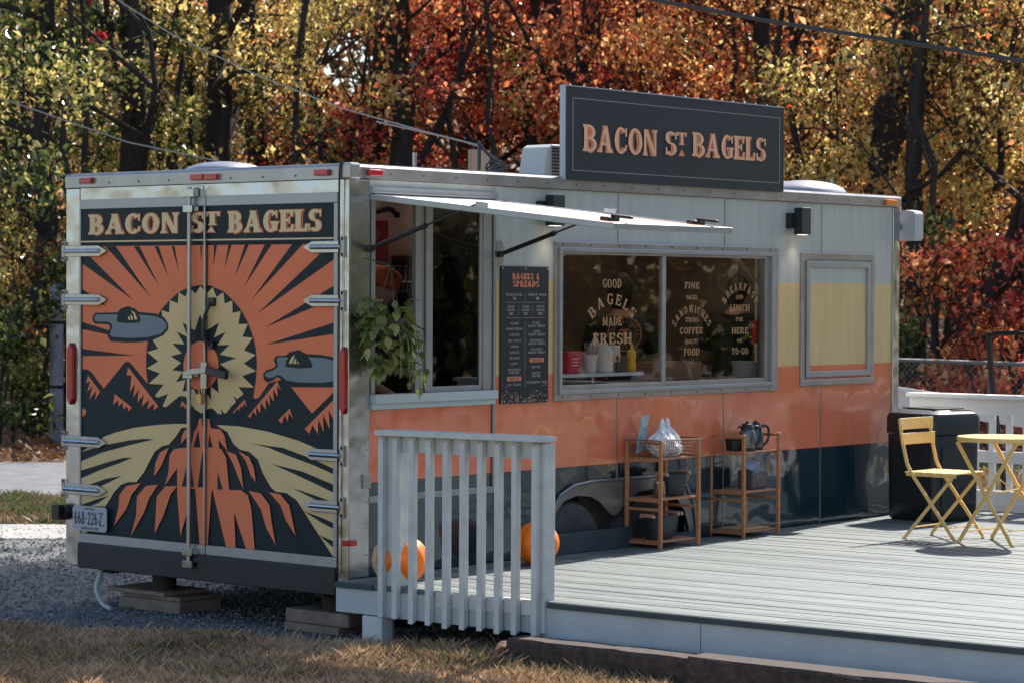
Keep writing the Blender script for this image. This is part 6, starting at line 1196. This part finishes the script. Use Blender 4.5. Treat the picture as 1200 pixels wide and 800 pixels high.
# things behind the left window
pt_ = item('partition', 'pinkish partition wall behind the open left window', 'partition', (1.3, 1.04, .08)); mb = M(); mb.box(-.9, 1.1, -.015, .02, 0, 2.26); mb.build('panel', pm('partition_pink', (.38, .26, .22), .6, var=.05), pt_)
rc = item('first_aid_case', 'red case on the inside wall seen through the open left window', 'case', (1.22, .98, 1.90)); mb = M(); mb.box(-.10, .10, -.06, .04, 0, .25); mb.build('case', pm('case_red', (.40, .012, .02), .4), rc, bevel=.01); mb = M(); mb.lathe([(.035, -.0015), (.042, -.0015), (.042, 0), (.035, 0)], (-.03, -.0605, .16), 24, axis='y'); mb.build('emblem', pm('case_print', (.5, .12, .1), .5), rc)
mb = M(); mb.box(-.05, .0, -.063, -.0605, .07, .08); mb.build('print', pm('case_print', (.5, .12, .1), .5), rc)
hk = item('wall_lamp', 'black swing-arm bracket above the red case', 'bracket', (1.25, 1.0, 2.17)); mb = M(); mb.tube(smooth_line([(0, .03, -.06), (-.02, -.02, .02), (.02, -.05, .04), (.10, -.06, .05), (.16, -.06, .02)], 4), .018, 8); mb.build('arm', blk, hk, smooth=True); mb = M(); mb.lathe([(.0, -.02), (.022, -.015), (.02, .02), (0, .025)], (.165, -.06, .015), 12); mb.build('head', blk, hk, smooth=True)
dfr = item('upright_cooler', 'dark grey cooler inside seen through the open left window', 'cooler', (1.62, .92, .08)); mb = M(); mb.box(-.19, .3, -.06, .09, 0, 1.85); mb.build('case', pm('cooler_grey', (.10, .085, .085), .35, .4), dfr, bevel=.01); mb = M(); mb.box(-.005, .005, -.065, -.061, .1, 1.75); mb.build('door_gap', blk, dfr)
cl = item('colander', 'steel mesh colander hanging inside the open left window', 'colander', (1.30, .82, 1.70)); mb = M(); mb.lathe([(.14, .16), (.13, .06), (.10, .0), (.0, -.01)], (0, 0, 0), 24); o = mb.build('bowl', steel, cl, smooth=True)
w_ = o.modifiers.new('w', 'WIREFRAME'); w_.thickness = .004
bl = item('blue_box', 'small blue box on the inside wall under the red case', 'box', (1.16, .96, 1.72)); mb = M(); mb.box(-.05, .05, -.05, .05, 0, .11); mb.build('case', pm('box_blue', (.03, .20, .28), .5), bl, bevel=.005)

# ================================================================= PEOPLE INSIDE
skin = pm('skin', (.45, .27, .19), .5); hairm = pm('dark_hair', (.018, .012, .010), .6, var=.3, vs=40, bump=.003, bs=120)
def skinmesh(name, pts, edges, rad, mat, par, root=0, lv=2):
    me = bpy.data.meshes.new(name); me.from_pydata([Vector(p) for p in pts], edges, []); o = link(bpy.data.objects.new(name, me), par)
    md = o.modifiers.new('skin', 'SKIN'); sv = me.skin_vertices[0].data
    for i, r in enumerate(rad): sv[i].radius = r if isinstance(r, tuple) else (r, r); sv[i].use_root = (i == root)
    md.use_smooth_shade = True; s = o.modifiers.new('sub', 'SUBSURF'); s.levels = lv; s.render_levels = lv; me.materials.append(mat); return o
def person(lab, loc, rz, pose, shirt, trouser, hair_shape=None, hat=None):
    """pose: dict of joints, metres, facing local -Y; one skinned body, clothing as its own skins"""
    t = thing('person', lab, 'person', loc, rz, 'people working in the trailer'); J = pose; pts = []; rad = []; ed = []; ix = {}
    def add(n, p, r, to=None):
        ix[n] = len(pts); pts.append(p); rad.append(r)
        if to: ed.append((ix[to], ix[n]))
    add('pel', J['pel'], (.15, .11)); add('wst', J['wst'], (.135, .10), 'pel'); add('cst', J['cst'], (.17, .115), 'wst'); add('shc', J['shc'], (.10, .08), 'cst'); add('nck', J['nck'], .055, 'shc'); add('hd0', J['hd0'], .06, 'nck')
    for s in ('L', 'R'):
        add('sh'+s, J['sh'+s], .062, 'shc'); add('el'+s, J['el'+s], .044, 'sh'+s); add('wr'+s, J['wr'+s], .029, 'el'+s)
        w = Vector(J['wr'+s]); d = (w-Vector(J['el'+s])).normalized(); sd = d.cross(Vector((0, 0, 1))).normalized(); dn = d.cross(sd)
        add('pm'+s, tuple(w+d*.055), (.036, .018), 'wr'+s)
        for k, (o_, l_) in enumerate(((-.028, .065), (-.010, .078), (.009, .073), (.027, .058))):
            b = w+d*.085+sd*o_; add('f%d%s' % (k, s), tuple(b), .0095, 'pm'+s); add('g%d%s' % (k, s), tuple(b+d*l_*.5+dn*.012), .0085, 'f%d%s' % (k, s)); add('h%d%s' % (k, s), tuple(b+d*l_*.85+dn*.034), .0075, 'g%d%s' % (k, s))
        b = w+d*.03+sd*(-.034); add('t0'+s, tuple(b), .011, 'pm'+s); add('t1'+s, tuple(b-sd*.024+d*.028), .0095, 't0'+s); add('t2'+s, tuple(b-sd*.030+d*.052+dn*.01), .008, 't1'+s)
        add('hp'+s, J['hp'+s], .095, 'pel'); add('kn'+s, J['kn'+s], .062, 'hp'+s); add('an'+s, J['an'+s], .040, 'kn'+s); add('to'+s, tuple(Vector(J['an'+s])+Vector((0, -.15, -.05))), (.04, .028), 'an'+s)
    skinmesh('body', pts, ed, rad, skin, t)
    def sub(name, names, conn, mat, grow):
        P = [J[n] if n in J else pts[ix[n]] for n in names]; Rr = [(lambda r: (r[0]+grow, r[1]+grow) if isinstance(r, tuple) else (r+grow, r+grow))(rad[ix[n]]) for n in names]
        skinmesh(name, P, [(names.index(a), names.index(b)) for a, b in conn], Rr, mat, t)
    half = {}
    ix['nkb'] = len(rad); rad.append(.052); pts.append(tuple(Vector(J['shc']).lerp(Vector(J['nck']), .55)))
    for s in ('L', 'R'):
        ix['sl'+s] = len(rad); rad.append(.05); pts.append(tuple(Vector(J['sh'+s]).lerp(Vector(J['el'+s]), .78)))
    sub('shirt', ['wst', 'pel', 'cst', 'shc', 'shL', 'shR', 'slL', 'slR', 'nkb'], [('shc', 'nkb'), ('pel', 'wst'), ('wst', 'cst'), ('cst', 'shc'), ('shc', 'shL'), ('shc', 'shR'), ('shL', 'slL'), ('shR', 'slR')], shirt, .022)
    sub('trousers', ['pel', 'hpL', 'hpR', 'knL', 'knR', 'anL', 'anR'], [('pel', 'hpL'), ('pel', 'hpR'), ('hpL', 'knL'), ('hpR', 'knR'), ('knL', 'anL'), ('knR', 'anR')], trouser, .018)
    for s in ('L', 'R'):
        a = Vector(J['an'+s]); mb = M(); loft(mb, [([(a.x+p[0], a.y-.06+p[1]) for p in rr(.10, .28, .045)], -.0+a.z-.075), ([(a.x+p[0], a.y-.06+p[1]) for p in rr(.10, .28, .045)], a.z-.03), ([(a.x+p[0]*.8, a.y-.02+p[1]*.5) for p in rr(.09, .2, .04)], a.z+.02)]); mb.build('shoe', blk, t, smooth=True)
    # head with brow, nose, mouth, ears and hair
    c = Vector(J['head']); Rh = Euler(J.get('hrot', (0, 0, 0))).to_matrix(); bm = bmesh.new(); bmesh.ops.create_uvsphere(bm, u_segments=40, v_segments=28, radius=1)
    for v in bm.verts:
        q = v.co.copy(); x_, y_, z_ = q.x*.076, q.y*.095, q.z*.115
        if z_ < 0: x_ *= 1-.32*(-q.z)**1.5; y_ = y_*(1-.18*(-q.z)) - .012*(-q.z)
        f = max(0, -q.y)
        nose = math.exp(-((q.x/.14)**2+((q.z+.16)/.22)**2))*f; y_ -= .022*nose
        for sx in (-1, 1): y_ += .009*math.exp(-(((q.x-sx*.36)/.16)**2+((q.z-.05)/.12)**2))*f
        y_ -= .006*math.exp(-((q.x/.28)**2+((q.z+.50)/.07)**2))*f; y_ += .004*math.exp(-((q.x/.3)**2+((q.z+.43)/.04)**2))*f; y_ -= .008*math.exp(-((q.x/.25)**2+((q.z+.80)/.14)**2))*f
        for sx in (-1, 1): x_ += sx*.014*math.exp(-(((q.y-.05)/.14)**2+((q.z+.02)/.22)**2))*(1 if q.x*sx > .8 else 0)
        v.co = c+Rh @ Vector((x_, y_, z_))
    me = bpy.data.meshes.new('head'); bm.to_mesh(me); bm.free(); me.materials.append(skin); me.polygons.foreach_set('use_smooth', [True]*len(me.polygons)); link(bpy.data.objects.new('head', me), t)
    for sx in (-1, 1): mb = M(); mb.lathe([(0, -.011), (.008, -.008), (.011, 0), (.008, .008), (0, .011)], tuple(c+Rh @ Vector((sx*.028, -.078, .006))), 12); mb.build('eye', pm('eye_white', (.5, .45, .42), .2), t, smooth=True)
    bm = bmesh.new(); bmesh.ops.create_uvsphere(bm, u_segments=36, v_segments=24, radius=1)
    dele = []
    for v in bm.verts:
        q = v.co.copy()
        if (q.y < -.25 and q.z < .42) or q.z < -.97 or (q.y < .15 and q.z < -.1): dele.append(v)
        k = 1+.04*noise.noise(q*5); v.co = c+Rh @ Vector((q.x*.087*k, q.y*.106*k+.004, q.z*(.128 if q.z > 0 else .175)*k+.002))
    bmesh.ops.delete(bm, geom=dele, context='VERTS'); me = bpy.data.meshes.new('hair'); bm.to_mesh(me); bm.free(); me.materials.append(hairm); me.polygons.foreach_set('use_smooth', [True]*len(me.polygons)); link(bpy.data.objects.new('hair', me), t)
    if hat:
        mb = M(); mb.v = []; mb.lathe([(.092, 0), (.098, .02), (.096, .07), (.07, .10), (.0, .115)], (0, 0, 0), 30); mb.v = [tuple(c+Rh @ Vector((v[0], v[1]*1.15, v[2]+.03))) for v in mb.v]; mb.build('bandana', hat, t, smooth=True)
    return t
def stand(lean=0.0, armL=None, armR=None):
    h = lambda x, y, z: (x, y, z)
    ln = lambda z: -lean*max(0, z-.95)
    J = dict(pel=(0, 0, .95), wst=(0, ln(1.1), 1.08), cst=(0, ln(1.28), 1.27), shc=(0, ln(1.42), 1.40), nck=(0, ln(1.5)-.01, 1.485), hd0=(0, ln(1.56)-.02, 1.545), head=(0, ln(1.64)-.03, 1.635))
    for s, k in (('L', 1), ('R', -1)):
        J['sh'+s] = (k*.18, ln(1.4), 1.395); J['el'+s] = (k*.24, ln(1.4)-.06, 1.12); J['wr'+s] = (k*.20, ln(1.4)-.27, 1.03)
        J['hp'+s] = (k*.095, .0, .90); J['kn'+s] = (k*.10, -.02, .48); J['an'+s] = (k*.10, .01, .08)
    return J
tee = pm('black_tee', (.012, .013, .016), .85, var=.2, vs=12, wob=.02, wos=7); jean = pm('dark_trousers', (.02, .022, .03), .85)
J = stand(.06); J['hrot'] = (.1, 0, -.2)
P1 = person('person in a black T-shirt with a round orange back print, behind the main window', (3.76, .95, .08), 2.35, J, tee, jean)
# round print on the back of the shirt
pr_ = M(); cz = 1.335
def onback(u, v, d=0): return (u, .139+d+.03-u*u*1.6-(.0), v)
def circ(r0, r1, n=36):
    vs = []; 
    for k in range(n):
        a = 2*PI*k/n
        for r in (r0, r1): vs.append(onback(r*math.cos(a), cz+r*math.sin(a), .010))
    pr_.add(vs, [(2*k, 2*k+1, (2*k+3) % (2*n), (2*k+2) % (2*n)) for k in range(n)])
circ(.112, .122); circ(.078, .082); circ(.004, .020)
for k in range(22): a = 2*PI*k/22; r = .097; pr_.flat([(r*math.cos(a)-.007, cz+r*math.sin(a)-.007), (r*math.cos(a)+.007, cz+r*math.sin(a)-.007), (r*math.cos(a)+.002, cz+r*math.sin(a)+.009)], lambda u, v: onback(u, v, .010))
pr_.flat([(-.035, cz-.065), (.035, cz-.065), (.02, cz-.02), (-.02, cz-.02)], lambda u, v: onback(u, v, .010)); pr_.flat([(-.055, cz+.005), (-.03, cz+.02), (.03, cz+.02), (.055, cz+.005), (.03, cz+.034), (-.03, cz+.034)], lambda u, v: onback(u, v, .010))
pr_.build('shirt_print', pm('print_orange', (.50, .22, .09), .6), P1)
J = stand(.35); J['wrL'] = (.14, -.52, 1.13); J['wrR'] = (-.14, -.52, 1.13); J['hrot'] = (.5, 0, 0)
person('person in black bending over the counter at the right end of the main window', (5.12, .98, .08), 2.0, J, tee, jean)
J = stand(.1); J['hrot'] = (.35, 0, .2)
person('person with an orange bandana working behind the hanging plant', (.86, .66, .08), .0, J, pm('dark_shirt', (.04, .03, .03), .8), jean, hat=pm('bandana_orange', (.42, .07, .02), .7, var=.4, vs=30))

# ================================================================= HANGING PLANT
hpnt = thing('hanging_plant', 'trailing green pothos hanging at the left serving window', 'plant', (.155, -.17, 1.55)); mb = M(); mb.lathe([(.06, -.1), (.085, -.02), (.09, 0), (.08, .0), (.055, -.08), (0, -.08)], (0, 0, 0), 22); mb.build('pot', pm('pot_dark', (.05, .045, .04), .6), hpnt, smooth=True)
mb = M(); 
for k in range(3): a = 2.1*k; mb.tube([(.088*math.cos(a), .088*math.sin(a), 0), (0, 0, .30)], .0025, 5)
mb.tube([(0, 0, .30), (-.08, .13, .34)], .004, 5); mb.build('hanger', blk, hpnt)
rp2 = random.Random(8); lm = [leafmat('pothos_leaf_%d' % i, [c, c], .4, .26) for i, c in enumerate(((.15, .19, .045), (.22, .26, .07), (.08, .12, .035), (.40, .40, .14)))]
lv = []
for m in lm:
    mb = M(); out = [(0, 0), (.16, .24), (.40, .36), (.62, .30), (.82, .16), (1.05, 0), (.82, -.16), (.62, -.30), (.40, -.36), (.16, -.24)]
    vs = [(x_, y_, .10*abs(y_)*1.6-.16*x_*x_) for x_, y_ in out]+[(.35, 0, -.02), (.7, 0, -.08)]
    mb.add(vs, [(0, 1, 10), (1, 2, 10), (2, 3, 11, 10), (3, 4, 11), (4, 5, 11), (5, 6, 11), (6, 7, 11), (7, 8, 10, 11), (8, 9, 10), (9, 0, 10)]); me = bpy.data.meshes.new('leaf'); me.from_pydata(mb.v, [], mb.f); me.materials.append(m); me.polygons.foreach_set('use_smooth', [True]*len(me.polygons)); lv.append(me)
def put(p, s, a, tilt):
    o = bpy.data.objects.new('leaf', rp2.choice(lv)); link(o, hpnt); o.location = p; o.scale = (s, s, s); o.rotation_euler = (rp2.gauss(0, .35), tilt, a)
for k in range(230):
    a = rp2.uniform(0, 2*PI); q = rp2.random(); z = .13-.40*q**.9; r = .20*math.sqrt(max(.02, 1-((z+.02)/.30)**2))*rp2.uniform(.55, 1.0)
    put((r*math.cos(a)*1.0, r*math.sin(a)*.55, z*1.0-.02), rp2.uniform(.05, .095), a+rp2.gauss(0, .5), rp2.uniform(-.1, 1.3))
mb = M()
for k, (ax, L_) in enumerate(((.02, .40), (.05, .36), (.10, .46), (.16, .30), (-.05, .30), (.13, .38))):
    ln_ = smooth_line([(ax*.5, -.05, 0), (ax*.9, -.12, -.12), (ax, -.13, -.28), (ax+.02, -.12, -L_)], 5); mb.tube(ln_, .0025, 5)
    for j in range(7, len(ln_), 3): put(tuple(ln_[j]), rp2.uniform(.04, .075), rp2.uniform(0, 6.3), rp2.uniform(.6, 1.4))
mb.build('vine', pm('vine_stem', (.22, .24, .10), .6), hpnt)
